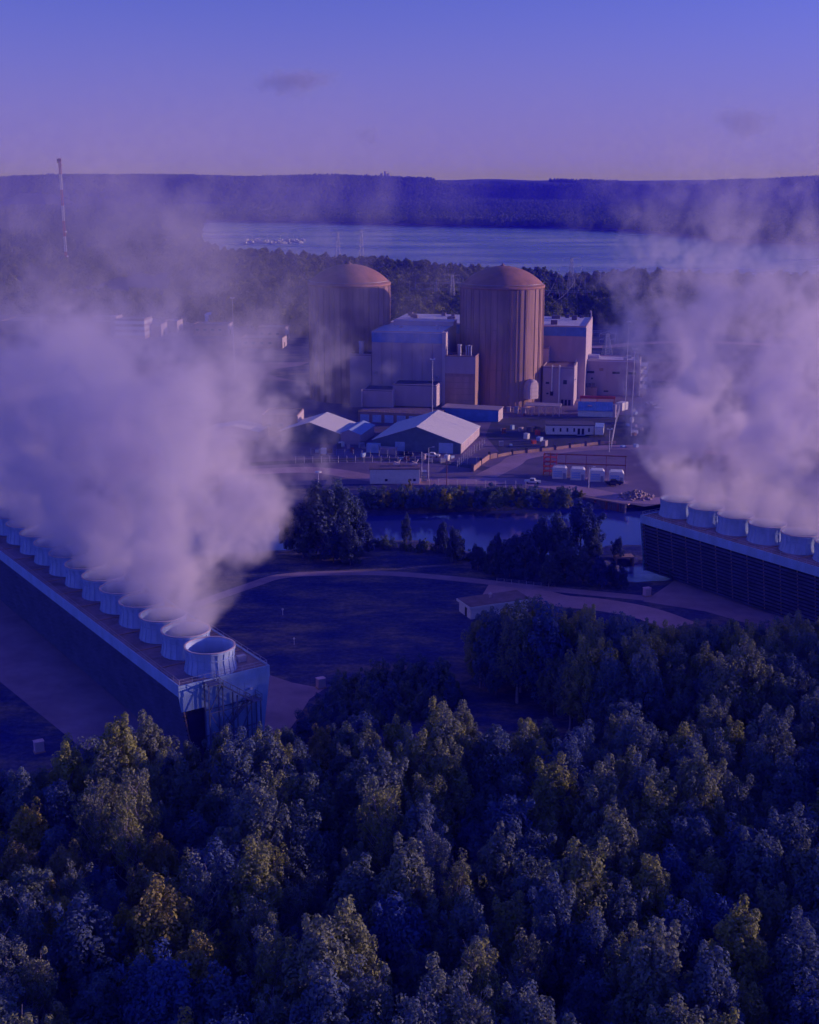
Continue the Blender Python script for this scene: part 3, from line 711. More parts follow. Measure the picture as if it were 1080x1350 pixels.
# white control shed on the canal bank
t = thing('control_shed', 'white rectangular shed with dark flat roof on the canal bank', 'shed', (-13.2, 414, 0), R(1))
box('wall', 'white', t, 0, 16.6, 0, 8, 0, 4.9); box('roof', 'brownroof', t, -.3, 16.9, -.3, 8.3, 4.9, 5.3)
for i in range(6): box('wall_panel', 'white', t, .15 + i * 2.74, 2.82 + i * 2.74, -.07, 0, .15, 4.6)
for x in (5, 12.9, 14.4): box('vent', 'dark', t, x, x + .9, -.12, 0, .9, 1.7)
for x in (7.9, 13.8):
    u = MB().box(x, x + 2.2, 3.2, 5.0, 5.55, 6.0).bar((x + .3, 3.4, 5.3), (x + .3, 3.4, 6.9), .12).bar((x + 1.6, 4.6, 5.9), (x + 2.4, 5.2, 7.2), .18).bar((x + .3, 3.4, 6.9), (x + 1.6, 4.6, 6.2), .12); u.build('roof_unit', 'tanlight', t)
MB().bar((17.4, 3, 0), (17.4, 3, 10.2), .14, 6).bar((17.4, 3, 9.3), (16.3, 3, 9.3), .06).build('mast', 'steel', t)
q = MB()
for z in (.6, 1.5, 2.4, 3.3): q.box(17.2, 19.0, 1.0, 4.4, z, z + .5)
q.build('cable_rack', 'steel', t)

# site trailer
t = thing('office_trailer', 'white site office with flat dark roof and five narrow windows', 'trailer', (*gp(720, 574), 0), R(-3))
box('wall', 'white', t, 0, 18.8, 0, 8, .4, 4.0); box('roof', 'darkroof', t, -.3, 19.1, -.3, 8.3, 4.0, 4.4); box('skirt', 'dark', t, .1, 18.7, .1, 7.9, 0, .4)
for x in (2.6, 5.4, 8.1, 10.8, 16.6): window(t, x, 1.6, .55, 1.4, m='dark')
for x in (12.4, 14.0): box('door', 'dark', t, x, x + 1.0, -.07, .02, .5, 2.9)
box('porch', 'steel', t, 12, 15.4, -1.5, -.1, .35, .5)
t = thing('storage_trailer', 'small white box trailer parked at the end of the site office', 'trailer', (*gp(784, 576), 0), R(-10))
box('body', 'white', t, 0, 3.4, 0, 9.5, .9, 3.8); box('roof', 'bluepale', t, -.05, 3.45, -.05, 9.55, 3.8, 3.95)
for y in (6.6, 7.8):
    for x in (.25, 3.1): q = MB().lathe([(.02, -.15), (.5, -.15), (.5, .15), (.02, .15)], 14).build('wheel', 'tyre', t, (x, y, .5)); q.rotation_euler = (0, R(90), 0)
MB().bar((1.7, 0, .8), (1.7, -1.6, .7), .1).bar((.6, 0, .8), (1.7, -1.6, .7), .08).bar((1.7, -1.4, .7), (1.7, -1.4, 0), .08).build('drawbar', 'dark', t)
# blue-roofed workshop with a red gantry behind
t = thing('workshop', 'long low workshop with blue roof slope and white wall', 'shed', (*gp(762, 549), 0), R(-8))
MB().quadmesh([(0, 0, 0), (15, 0, 0), (15, 7, 0), (0, 7, 0), (0, 0, 2.6), (15, 0, 2.6), (15, 7, 5.0), (0, 7, 5.0)], [(0, 1, 5, 4), (1, 2, 6, 5), (2, 3, 7, 6), (3, 0, 4, 7), (0, 3, 2, 1)]).build('wall', 'white', t)
for i in range(6): MB().quadmesh([(i * 2.5 - .2, -.4, 2.55), (i * 2.5 + 2.25, -.4, 2.55), (i * 2.5 + 2.25, 7.3, 5.2), (i * 2.5 - .2, 7.3, 5.2), (i * 2.5 - .2, -.4, 2.68), (i * 2.5 + 2.25, -.4, 2.68), (i * 2.5 + 2.25, 7.3, 5.33), (i * 2.5 - .2, 7.3, 5.33)],
    [(3, 2, 1, 0), (4, 5, 6, 7), (0, 1, 5, 4), (1, 2, 6, 5), (2, 3, 7, 6), (3, 0, 4, 7)]).build('roof_panel', 'bluepanel', t)
box('skylight', 'dirt', t, 4, 5.8, 2.6, 4.2, 4.1, 4.25)
MB().lathe([(.8, 0), (.8, 5.2), (.7, 5.4), (.02, 5.7)], 16).build('silo', 'tanlight', t, (15.4, .4, 0))
t = thing('red_gantry', 'long red crane beam on legs behind the blue-roofed workshop', 'gantry', (*gp(764, 543), 0), R(-8))
box('beam', 'red', t, 0, 15.5, 8.0, 8.9, 4.6, 5.8)
for x in (.2, 7.5, 15): MB().bar((x, 8.1, 0), (x, 8.1, 4.6), .2).bar((x, 8.8, 0), (x, 8.8, 4.6), .2).build('leg', 'red', t)

# steel platform under the equipment hatch
t = thing('steel_platform', 'pale steel access platform on many legs at the foot of the sunlit containment', 'platform', (*gp(697, 548), 0), R(-12))
box('deck', 'tan', t, -2, 13.5, 0, 8, 4.2, 4.5)
for x in (-1.6, 1.4, 4.4, 7.4, 10.4, 13.2):
    for y in (.3, 7.7): MB().bar((x, y, 0), (x, y, 4.2), .2).build('leg', 'tanlight', t)
q = MB()
for x in (-1.6, 4.4, 10.4): q.bar((x, .3, .2), (x + 2.8, .3, 4.1), .09).bar((x + 2.8, .3, .2), (x, .3, 4.1), .09)
q.build('brace', 'tanlight', t)
q = MB()
for i in range(8): q.bar((-1.8 + i * 2.15, .1, 4.5), (-1.8 + i * 2.15, .1, 5.6), .05)
q.bar((-1.8, .1, 5.6), (13.3, .1, 5.6), .05); q.build('handrail', 'tanlight', t)
for i, (px, py, h_) in enumerate(((688, 546, 2.6), (678, 545, 3.0), (668, 543, 2.2))):
    t = thing('pipe_rack', ['tan pipe rack closest to the steel platform by the containment', 'middle tan pipe rack along the foot of the containment', 'tan pipe rack farthest from the steel platform by the containment'][i], 'pipe rack', (*gp(px, py), 0), R(-12))
    box('valve_box', 'tanlight', t, 0, 1.6, 0, 1.6, 0, h_)
    MB().bar((-.4, .5, h_ - .2), (3, .5, h_ - .2), .15, 6).bar((2.8, .5, 0), (2.8, .5, h_ - .2), .15, 6).build('pipe', 'tan', t)

# pump houses on the canal bank with their red frame
base = Vector((*gp(728, 634), 0))
lab = ['white pump house at the red stair end of the row', 'second white pump house in the row by the canal', 'third white pump house, behind the tall light pole', 'white pump house at the dirt pile end of the row']
for i, (px, py) in enumerate(((728, 631), (752, 633), (777.5, 635), (803, 637))):
    t = thing('pump_house', lab[i], 'pump house', (*gp(px, py), 0), R(-8), 'pump houses by the canal')
    sec = [(0, 0), (4.9, 0), (4.9, 3.1), (4.3, 3.9), (.5, 3.9), (0, 3.3)]; n = 6
    MB().quadmesh([(x, 0, z) for x, z in sec] + [(x, 4.2, z) for x, z in sec], [tuple(range(n)), tuple(range(2 * n - 1, n - 1, -1))] + [(a, n + a, n + (a + 1) % n, (a + 1) % n) for a in range(n)]).build('shell', 'white', t)
    for k in range(3): box('louvre', 'bluepale', t, .4, 3.3, -.08, .0, .7 + k * .75, 1.25 + k * .75)
    box('door', 'grey', t, 3.6, 4.5, -.08, 0, 0, 2.1)
t = thing('pipe_gantry', 'red-brown steel pipe gantry spanning behind the white pump houses', 'gantry', (*gp(716, 628), 0), R(-9))
box('beam', 'rust', t, 0, 28, 5.5, 6.0, 6.5, 6.9)
for x in (.2, 7.4, 14.4, 21.2, 27.7): MB().bar((x, 5.7, 0), (x, 5.7, 6.5), .16).build('post', 'rust', t)
q = MB()
for k in range(4): q.box(0, 4.5, 1 + k * .1, 4, 1.4 + k * 1.6, 1.55 + k * 1.6)
for x in (0, 2.2, 4.4):
    for y in (1.1, 3.9): q.bar((x, y, 0), (x, y, 7.6), .12)
for k in range(4): q.bar((0, 1.1, 1.4 + k * 1.6), (4.4, 1.1, 3 + k * 1.6), .08)
q.build('stair_frame', 'red', t)
box('pipe', 'rust', t, 4.5, 28, 7.0, 7.4, 3.0, 3.4)
def truck(label, px, py, m, rz, L=5.4):
    t = thing('pickup_truck', label, 'truck', (*gp(px, py), 0), rz)
    sec = [(0, .5), (L, .5), (L, 1.05), (L * .72, 1.12), (L * .62, 1.75), (L * .36, 1.78), (L * .34, 1.1), (0, 1.1)]; n = len(sec)
    MB().quadmesh([(x, 0, z) for x, z in sec] + [(x, 1.9, z) for x, z in sec], [tuple(range(n)), tuple(range(2 * n - 1, n - 1, -1))] + [(a, n + a, n + (a + 1) % n, (a + 1) % n) for a in range(n)]).build('body', m, t)
    MB().quadmesh([(L * .70, .08, 1.16), (L * .70, 1.82, 1.16), (L * .625, 1.75, 1.72), (L * .625, .15, 1.72)], [(0, 1, 2, 3)]).build('windscreen', 'glass', t)
    for y in (-.02, 1.92): MB().box(L * .38, L * .64, min(y, y - .01), max(y, y + .01), 1.15, 1.65).build('side_window', 'glass', t)
    for x in (L * .18, L * .82):
        for y in (.1, 1.8): q = MB().lathe([(.02, -.13), (.38, -.13), (.38, .13), (.02, .13)], 14).build('wheel', 'tyre', t, (x, y, .38)); q.rotation_euler = (R(90), 0, 0)
    return t
truck('dark pickup parked to one side of the white site office', 702, 569, 'dark', R(20))
truck('dark truck parked in front of the end pump house', 800, 640, 'dark', R(5))
truck('dark truck nosing up to the dirt pile by the canal', 812, 642, 'dark', R(80))
truck('white pickup parked under the dark front of the tent warehouse', 560, 603, 'white', R(-12))
truck('dark pickup parked between the containers and the tent front', 546, 601, 'dark', R(170))
truck('white pickup on the lot beyond the site office', 866, 540, 'white', R(30))
truck('grey truck parked by the flat-roofed pale block', 850, 533, 'grey', R(-60))
truck('white truck near the foot of the red pipe gantry', 713, 637, 'white', R(170))
container('white container by the flat-roofed pale block', 812, 541, 'white', 3.2, R(-40), 5, 3.6)

# retaining sheet pile wall along the canal
a = Vector((*gp(769, 658), 0)); b = Vector((*gp(828, 668), 0)); d = (b - a); L = d.length
t = thing('sheet_pile_wall', 'dark rusty sheet pile wall holding the canal bank below the pump houses', 'wall', a, math.atan2(d.y, d.x))
for i in range(int(L / .8)):
    x = i * .8; MB().prism([(x, 0), (x + .25, -.35), (x + .55, -.35), (x + .8, 0), (x + .8, .3), (x, .3)], -4.2, .6).build('pile', 'rust' if i % 5 == 0 else 'darkroof', t)
box('cap_beam', 'concrete', t, -.3, L + .3, -.5, .6, .6, 1.0)
rk = random.Random(11)
t = thing('rubble_pile', 'heap of tan rubble spilling down beside the sheet pile wall', 'rubble', (*gp(838, 655), 0))
rb = MB()
for i in range(150):
    an = rk.random() * 6.28; rr = rk.random() ** .7 * 6; z = max(0, 2.4 - rr * .42) * rk.random() + .1; s = rk.uniform(.3, .9)
    x, y = rr * math.cos(an), rr * math.sin(an) * .9
    rb.quadmesh([(x + s * dx * rk.uniform(.6, 1.1), y + s * dy * rk.uniform(.6, 1.1), z + s * dz * rk.uniform(.5, .9)) for dx, dy, dz in ((-1, 0, 0), (1, 0, 0), (0, -1, 0), (0, 1, 0), (0, 0, -1), (0, 0, 1))],
                [(0, 2, 5), (2, 1, 5), (1, 3, 5), (3, 0, 5), (2, 0, 4), (1, 2, 4), (3, 1, 4), (0, 3, 4)])
q = rb.build('rock_heap', 'rock', t); q['kind'] = 'stuff'

# low barrier wall along the inner road
def barrier(label, pts, name='barrier_wall', h=1.1, m='concrete', post='darkroof'):
    a = Vector((*pts[0], 0)); t = thing(name, label, 'barrier', a)
    for i in range(len(pts) - 1):
        p = Vector((*pts[i], 0)) - a; q = Vector((*pts[i + 1], 0)) - a; d = (q - p); n = Vector((-d.y, d.x, 0)).normalized() * .25
        v = [p - n, q - n, q + n, p + n]; v = [(c.x, c.y, 0) for c in v] + [(c.x * 1 - 0, c.y, h) for c in v]
        MB().quadmesh(v, [(0, 1, 5, 4), (1, 2, 6, 5), (2, 3, 7, 6), (3, 0, 4, 7), (4, 5, 6, 7)]).build('barrier', m, t)
        MB().box(p.x - .45, p.x + .45, p.y - .45, p.y + .45, 0, h + .9).build('post', post, t)
    return t
barrier('low concrete barrier with dark posts curving along the inner road', [gp(x, y) for x, y in ((655, 603), (675, 599), (694, 597), (713, 595), (732, 593), (751, 590.5), (772, 588), (790, 586), (812, 585))])
barrier('pale concrete wall running down from the tent warehouse to the dirt road', [gp(x, y) for x, y in ((623, 622), (634, 613), (645, 605), (655, 603.5))], h=1.8)
def fence(label, pts, h=2.6, step=3.0, name='chain_fence'):
    a = Vector((*pts[0], 0)); t = thing(name, label, 'fence', a)
    pm = MB().bar((0, 0, 0), (0, 0, h), .06, 5); pme = None
    for i in range(len(pts) - 1):
        p = Vector((*pts[i], 0)) - a; q = Vector((*pts[i + 1], 0)) - a; n = max(1, int((q - p).length / step))
        for k in range(n):
            c = p.lerp(q, k / n)
            if pme is None: o = pm.build('post', 'steel', t, c); pme = o.data
            else: link('post', pme, None, t, c)
        w_ = MB()
        for z in (.1, h * .35, h * .68, h - .05): w_.bar(p + Vector((0, 0, z)), q + Vector((0, 0, z)), .02, 3)
        w_.build('rail', 'steel', t)
    return t
fence('outer chain fence along the yard in front of the tent warehouse', [gp(390, 611), gp(480, 610), gp(570, 611), gp(640, 613)])
fence('inner chain fence close to the dark tent front', [gp(410, 600), gp(500, 603), gp(600, 606)])
fence('chain fence climbing from the tent end to the road', [gp(603, 618), gp(622, 600), gp(642, 586)], 3.2)
fence('chain fence on the canal bank above the shrubs', [gp(566, 641), gp(640, 643), gp(720, 645)])
fence('low rail fence beside the gravel path by the dark canal trees', [gp(655, 768), gp(694, 772), gp(733, 776)], 1.2, 1.6, 'rail_fence')
fence('chain fence across the lot beside the white site office', [gp(806, 592), gp(812, 560), gp(818, 540)], 3.5)

# light poles
def lightpole(label, px, py, top, kind=0, m='steel', z=0.0):
    x, y = gp(px, py, z); _, zt = xz(px, top, y); h = zt - z
    t = thing('light_pole', label, 'light pole', (x, y, z))
    MB().bar((0, 0, 0), (0, 0, h), .18, 8, .09).build('pole', m, t)
    hd = MB()
    if kind == 0: hd.box(-.9, .9, -.2, .2, h - .15, h + .15).box(-1.1, -.5, -.35, .35, h, h + .35).box(.5, 1.1, -.35, .35, h, h + .35)
    elif kind == 1: hd.lathe([(1.1, h - .2), (1.1, h + .1), (.1, h + .3)], 10)
    else: hd.bar((0, 0, h - .1), (1.6, 0, h + .2), .06).box(1.3, 2.0, -.2, .2, h + .1, h + .3)
    hd.build('lamp_head', 'white', t)
    return t
lightpole('tall light mast rising out of the steam before the far woods', 310, 500, 393)
lightpole('twin-lamp pole in front of the tall grey block', 570, 560, 474)
lightpole('light mast standing beside the flat-roofed pale block', 824, 545, 424, 1)
lightpole('twin-lamp pole in front of the flat-roofed pale block', 832, 575, 460)
lightpole('slim white pole on the canal bank left of the white shed', 420, 643, 622, 1)
lightpole('pole on the canal bank right of the white shed', 589, 640, 606, 2, 'rust')
lightpole('tall pole in front of the second pump house', 776, 643, 616, 2)
lightpole('thin pole beside the fence gate near the tent end', 565, 632, 590, 2)
lightpole('light pole half lost in the steam left of the hidden storage shed', 238, 540, 508)
lightpole('light pole at the steam edge behind the hidden storage shed', 352, 566, 545)
lightpole('light pole beside the barrier on the dark lot', 803, 596, 566, 0)
for i, (px, py, lb) in enumerate(((373, 811, 'upper white marker post in the shaded field by the steam'), (388, 850, 'lower white marker post in the shaded field by the steam'))):
    t = thing('marker_post', lb, 'marker', (*gp(px, py), 0)); MB().bar((0, 0, 0), (0, 0, 1.3), .06, 6).build('post', 'white', t); MB().lathe([(.02, 1.2), (.22, 1.3), (.22, 1.55), (.02, 1.7)], 10).build('cap', 'white', t)
# pavilion in the field
t = thing('field_pavilion', 'low white building with flat dark roof in the field before the grove', 'building', (14.1, 278.3, 0), R(23))
box('wall', 'white', t, 0, 15, 0, 6.2, 0, 2.55)
box('fascia', 'white', t, -.5, 15.5, -.5, 6.7, 2.56, 3.1)
box('roof', 'brownroof', t, -.3, 15.3, -.3, 6.5, 3.104, 3.25)
MB().bar((7, 4, 3.2), (7, 4, 4.0), .3, 8).lathe([(.5, 4.0), (.5, 4.2), (.05, 4.5)], 10, 7, 4).build('vent', 'tanlight', t)
box('door', 'dark', t, -.06, .02, 2, 3, 0, 2.2)
for i in range(5): box('wall_panel', 'white', t, .2 + i * 2.95, 3.05 + i * 2.95, -.06, 0, .2, 2.4)
# utility boxes
for px, py, rz, lb in ((420, 909, .5, 'pink-lit utility cabinet on the gravel pad by the left tower'), (851, 787, .4, 'pale utility cabinet at the corner of the gravel lot'), (47, 994, .5, 'pale utility cabinet in the grass at the left edge')):
    t = thing('utility_cabinet', lb, 'cabinet', (*gp(px, py), 0), rz)
    box('plinth', 'concrete', t, -.15, 1.75, -.15, 1.35, 0, .2); box('body', 'pink', t, 0, 1.6, 0, 1.2, .2, 2.0)
    box('lid', 'pink', t, -.08, 1.68, -.08, 1.28, 2.0, 2.12); box('door', 'tanlight', t, .15, 1.45, -.04, 0, .35, 1.85)
t = thing('culvert', 'low concrete outfall box at the edge of the discharge basin', 'culvert', (*gp(812, 738), 0), R(5))
box('slab', 'concrete', t, 0, 5, 0, 3, .3, .7); 
for x in (0, 4.6): box('side', 'concrete_dark', t, x, x + .4, 0, 3, -2, .3)

# clutter in the fenced yard
yc = random.Random(77)
for j, (px0, px1, py0, py1, n, lb) in enumerate(((410, 480, 588, 604, 14, 'small crate in the yard left of the tent warehouse'), (655, 720, 560, 592, 12, 'small crate on the lot between the tent and the site office'), (820, 850, 520, 590, 16, 'small pallet load in the lot beside the right steam'), (520, 600, 604, 610, 8, 'small crate by the fence in front of the tent'), (585, 700, 545, 552, 10, 'small equipment skid along the foot of the containment'))):
    for i in range(n):
        x, y = gp(yc.uniform(px0, px1), yc.uniform(py0, py1)); sx, sy, sz = yc.uniform(.8, 2.4), yc.uniform(.8, 2.0), yc.uniform(.6, 2.2); m = yc.choice(['white', 'grey', 'tan', 'darkroof', 'rust', 'bluepale', 'red' if j == 1 else 'tan'])
        t = thing('crate', lb, 'crate', (x, y, 0), yc.random() * 1.5, lb.replace('small ', ''))
        box('body', m, t, -sx / 2, sx / 2, -sy / 2, sy / 2, .14, sz)
        box('pallet', 'concrete_dark', t, -sx / 2 - .05, sx / 2 + .05, -sy / 2 - .05, sy / 2 + .05, .03, .14)
        box('lid', m, t, -sx / 2 - .06, sx / 2 + .06, -sy / 2 - .06, sy / 2 + .06, sz, sz + .08)
# ------------------------------------------------------------------ vegetation
def scatter(poly, spacing, seed, n=20000, taken=None):
    r = random.Random(seed); xs = [p[0] for p in poly]; ys = [p[1] for p in poly]; pts = list(taken or []); k0 = len(pts)
    A = np.array(poly)
    for _ in range(n):
        x = r.uniform(min(xs), max(xs)); y = r.uniform(min(ys), max(ys))
        ins = False
        for i in range(len(poly)):
            ax, ay = poly[i]; bx, by = poly[i - 1]
            if (ay > y) != (by > y) and x < (bx - ax) * (y - ay) / (by - ay) + ax: ins = not ins
        if not ins: continue
        if all((x - a) ** 2 + (y - b) ** 2 > spacing ** 2 for a, b in pts): pts.append((x, y))
    return pts[k0:]
POP = [tree_meshes(10 + s, 15.5, 3.9, 130, 115, .18, 'poplar leaves', 'barkpale', base=.24, limbs=20, tall=1.18, cl=.82) for s in range(3)]
ASH = [tree_meshes(20 + s, 13, 4.5, 135, 115, .19, 'ash leaves', 'bark', base=.2, taper=.7, cl=.84) for s in range(3)]
SPA = [tree_meshes(30 + s, 14.5, 3.0, 80, 55, .15, 'poplar leaves', 'barkpale', base=.36, sparse=1, limbs=22, cl=.9) for s in range(3)]
YEL = [tree_meshes(40 + s, 12.5, 3.9, 120, 110, .19, 'yellow leaves', 'bark', base=.22) for s in range(2)]
DRK = [tree_meshes(50 + s, 11, 3.8, 105, 80, .27, 'dark leaves', 'bark', base=.12, taper=.65) for s in range(3)]
SHR = [tree_meshes(60 + s, 4.2, 2.2, 45, 70, .20, 'ash leaves', 'bark', base=.05, taper=.6, limbs=8, cl=1.2) for s in range(3)]
SHY = [tree_meshes(70 + s, 4.6, 1.9, 42, 70, .20, 'yellow leaves', 'bark', base=.05, taper=.6, limbs=8, cl=1.2) for s in range(2)]
# the wood in the foreground
left = [(-95, 160), (-66, 170), (-52, 186), (-40, 188), (-22, 196), (-6, 194), (4, 190), (10, 196), (60, 200), (110, 205), (110, 80), (-95, 80)]
right = [(12.5, 252), (18, 256), (36, 252), (50, 244), (75, 246), (110, 250), (125, 205), (60, 201), (40, 205), (30, 214), (24, 226), (14, 236)]
def inview(x, y, m):
    return abs(x) < .3214 * dep_of(y, 8) + m
spots = [(x, y, 0) for x, y in scatter(left, 4.9, 5, 30000) if inview(x, y, 7 if x < 0 else 22)]
spots += [(x, y, 1) for x, y in scatter(right, 4.4, 6) if inview(x, y, 22)]
dark_gap = Vector(gp(875, 985, 6))
LAB = {}
def zone(x, y):
    px = 540 + F * x / dep_of(y, 12); a = math.atan2(H - 12, y) - P; py = 675 + F * math.tan(a)
    col = ('by the left edge', 'below the louvred tower side', 'below the tower stair', 'below the gravel pad', 'below the open field', 'below the pavilion', 'below the gravel lot', 'by the right edge')[max(0, min(7, int(px / 135)))]
    row = 'back edge' if py < 930 else 'upper part' if py < 1040 else 'middle part' if py < 1180 else 'front'
    return px, py, col, row
rw = random.Random(21)
for x, y, which in spots:
    px, py, col, row = zone(x, y)
    if (Vector((x, y)) - dark_gap).length < 7: continue
    if px < 60 and py < 955: continue
    q = rw.random(); yel = (px < 330 and py > 1080 and rw.random() < .22) or (330 > px > 60 and py < 985 and rw.random() < .35) or (380 < px < 440 and py < 990)
    if yel: k = 'yellow'; mm = YEL[rw.randrange(2)]; nm = 'maple_tree'; look = 'yellow-leaved bushy tree'
    elif q < .20 and py > 1040 and px < 800 or (px < 420 and py > 1060 and q < .55): k = 'sparse'; mm = SPA[rw.randrange(3)]; nm = 'birch_tree'; look = 'sparse pale-limbed tree'
    elif q < .62: k = 'poplar'; mm = POP[rw.randrange(3)]; nm = 'poplar_tree'; look = 'tall clumpy poplar'
    else: k = 'ash'; mm = ASH[rw.randrange(3)]; nm = 'ash_tree'; look = 'broad green tree'
    s = rw.uniform(.72, 1.26); 
    if which == 1: s *= rw.uniform(.85, 1.05)
    if y > 182 and which == 0: s *= .86
    top = 15.9 if k in ('poplar', 'sparse') else 13.2
    lim = np.interp(px, [0, 60, 100, 235, 260, 355, 430, 560, 700, 1080], [1005, 975, 935, 938, 955, 955, 945, 925, 918, 905]) if which == 0 else np.interp(px, [570, 600, 690, 770, 800, 900, 1000, 1080], [815, 800, 797, 798, 815, 815, 812, 808])
    zmax = xz(px, lim + rw.uniform(0, 14), y)[1] / top
    if s * 1.04 > zmax: s = max(.45, zmax * rw.uniform(.9, 1.0) / 1.04)
    if which == 1 and y > 228: s = max(s, zmax * rw.uniform(.86, .98) / 1.04)
    place = f"at the {row} of the foreground wood, {col}" if which == 0 else f"in the grove beyond the wood, {('near the field', 'under the pavilion', 'right of the pavilion', 'under the gravel path', 'under the gravel lot', 'by the right edge')[max(0, min(5, int((px - 570) / 85)))]}"
    put_tree(nm, mm, x, y, s, f'{look} {place}', group=f'{look}s {place}', sz=s * rw.uniform(.94, 1.04))
# scrub between the gravel pad and the wood
for i, (x, y) in enumerate(scatter([gp(400, 975), gp(425, 950), gp(450, 915), gp(520, 895), gp(590, 905), gp(600, 935), gp(520, 960), gp(400, 985)], 2.6, 9)):
    put_tree('shrub', SHR[i % 3], x, y, rw.uniform(.5, 1.05), 'dark scrub bush between gravel pad and foreground wood', 'shrub', 'scrub bushes behind the foreground wood')
# trees on the canal's near bank
def tree_at(px, py, htop, kind, label, cat='tree', name=None, wide=1.0):
    x, y = gp(px, py); _, zt = xz(px, htop, y); mm, h0, nm = {'d': (DRK[rw.randrange(3)], 11.3, 'willow_tree'), 'a': (ASH[rw.randrange(3)], 13.4, 'ash_tree'), 'p': (POP[rw.randrange(3)], 15.4, 'poplar_tree'), 's': (SHR[rw.randrange(3)], 4.5, 'shrub'), 'y': (SHY[rw.randrange(2)], 4.9, 'shrub')}[kind]
    s = max(.3, zt / h0); put_tree(name or nm, mm, x, y, s * wide, label, cat, sz=s)
clump = 'in the dark clump between steam and canal'
for px, py, tp, kd, lb, wd in (
    (400, 735, 668, 'd', 'low bushy tree at the steam side ' + clump, 1.0), (425, 738, 650, 'd', 'tall broad tree ' + clump, 1.1), (452, 735, 646, 'a', 'tallest tree ' + clump, .9),
    (472, 733, 668, 'd', 'tree at the canal side ' + clump, .9), (440, 742, 690, 'd', 'short tree in front ' + clump, 1.0), (412, 712, 652, 'd', 'rear tree nearest the steam ' + clump, 1.0),
    (385, 725, 680, 'd', 'low tree wrapped in steam ' + clump, 1.0), (462, 745, 700, 'd', 'lowest front tree ' + clump, 1.0),
    (536, 716, 682, 'd', 'lone slim tree standing before the bright canal water', .62), (583, 728, 692, 'd', 'tree on the near canal bank, right of the lone slim one', .8), (600, 742, 700, 'd', 'tree on the near canal bank before the warm reflection', .8),
    (630, 752, 722, 'd', 'low tree at the start of the dark canal thicket', 1.0), (650, 758, 718, 'd', 'second tree in the dark canal thicket', 1.0), (672, 760, 712, 'd', 'third tree in the dark canal thicket', 1.0), (692, 762, 708, 'd', 'fourth tree in the dark canal thicket', 1.0),
    (712, 752, 690, 'd', 'tree against the water gap in the dark canal thicket', .8), (735, 748, 686, 'd', 'tall tree behind the dark canal thicket', .9), (765, 730, 668, 'd', 'wide tree in mid canal below the sheet pile wall', 1.25),
    (745, 768, 718, 'd', 'tree in the middle of the dark canal thicket', 1.0), (768, 770, 728, 'd', 'round tree towards the basin end of the thicket', 1.0), (790, 774, 738, 'd', 'short round tree near the discharge basin', 1.0), (806, 772, 744, 'd', 'small round tree at the basin edge', 1.0),
    (820, 776, 750, 'd', 'last small tree of the thicket beside the basin', .9), (724, 772, 735, 'd', 'low front tree of the dark canal thicket', 1.0), (655, 735, 708, 'd', 'low tree at the water behind the thicket', 1.0),
    (888, 764, 738, 'd', 'small tree between the basin and the right tower', .8), (780, 742, 700, 'd', 'dark tree between the two water gaps', .9), (815, 735, 712, 'd', 'low bush-like tree left of the outfall box', 1.1),
    (540, 650, 637, 'y', 'tall yellowish bush by the white shed', .9)):
    tree_at(px, py, tp, kd, lb, wide=wd)
# shrubs along both canal banks
n = 0
for i in range(52):
    px = 482 + i * 5.6 + rw.uniform(-3, 3); f = (px - 482) / 290
    for row in range(2):
        py = 664 + (4 if row else -6) - 3 * f + rw.uniform(-3, 2) + (f * 4 if row else 0); 
        if px > 755 and row: continue
        y_ = rw.random() < .25
        tree_at(px, py, py - (rw.uniform(9, 19) if row else rw.uniform(5, 11)), 'y' if y_ else 's', ('yellow-green' if y_ else 'dark green') + ' shrub ' + ('low on' if row else 'at the top of') + ' the far canal bank below the dirt road', 'shrub', wide=rw.uniform(1.1, 1.7))
for o in list(bpy.data.objects):
    if o.name.startswith('shrub') and o.get('label', '').endswith('below the dirt road'): o['group'] = o['label'].replace(' shrub', ' shrubs')
for i in range(40):
    px = rw.uniform(480, 720); py = 719 + (px - 480) * .075 + rw.uniform(-2, 4) + (6 if px > 600 else 0)
    tree_at(px, py, py - rw.uniform(6, 12), 's', 'low dark shrub on the near canal bank', 'shrub', wide=1.4)
for o in list(bpy.data.objects):
    if o.get('label') == 'low dark shrub on the near canal bank': o['group'] = 'low shrubs on the near canal bank'

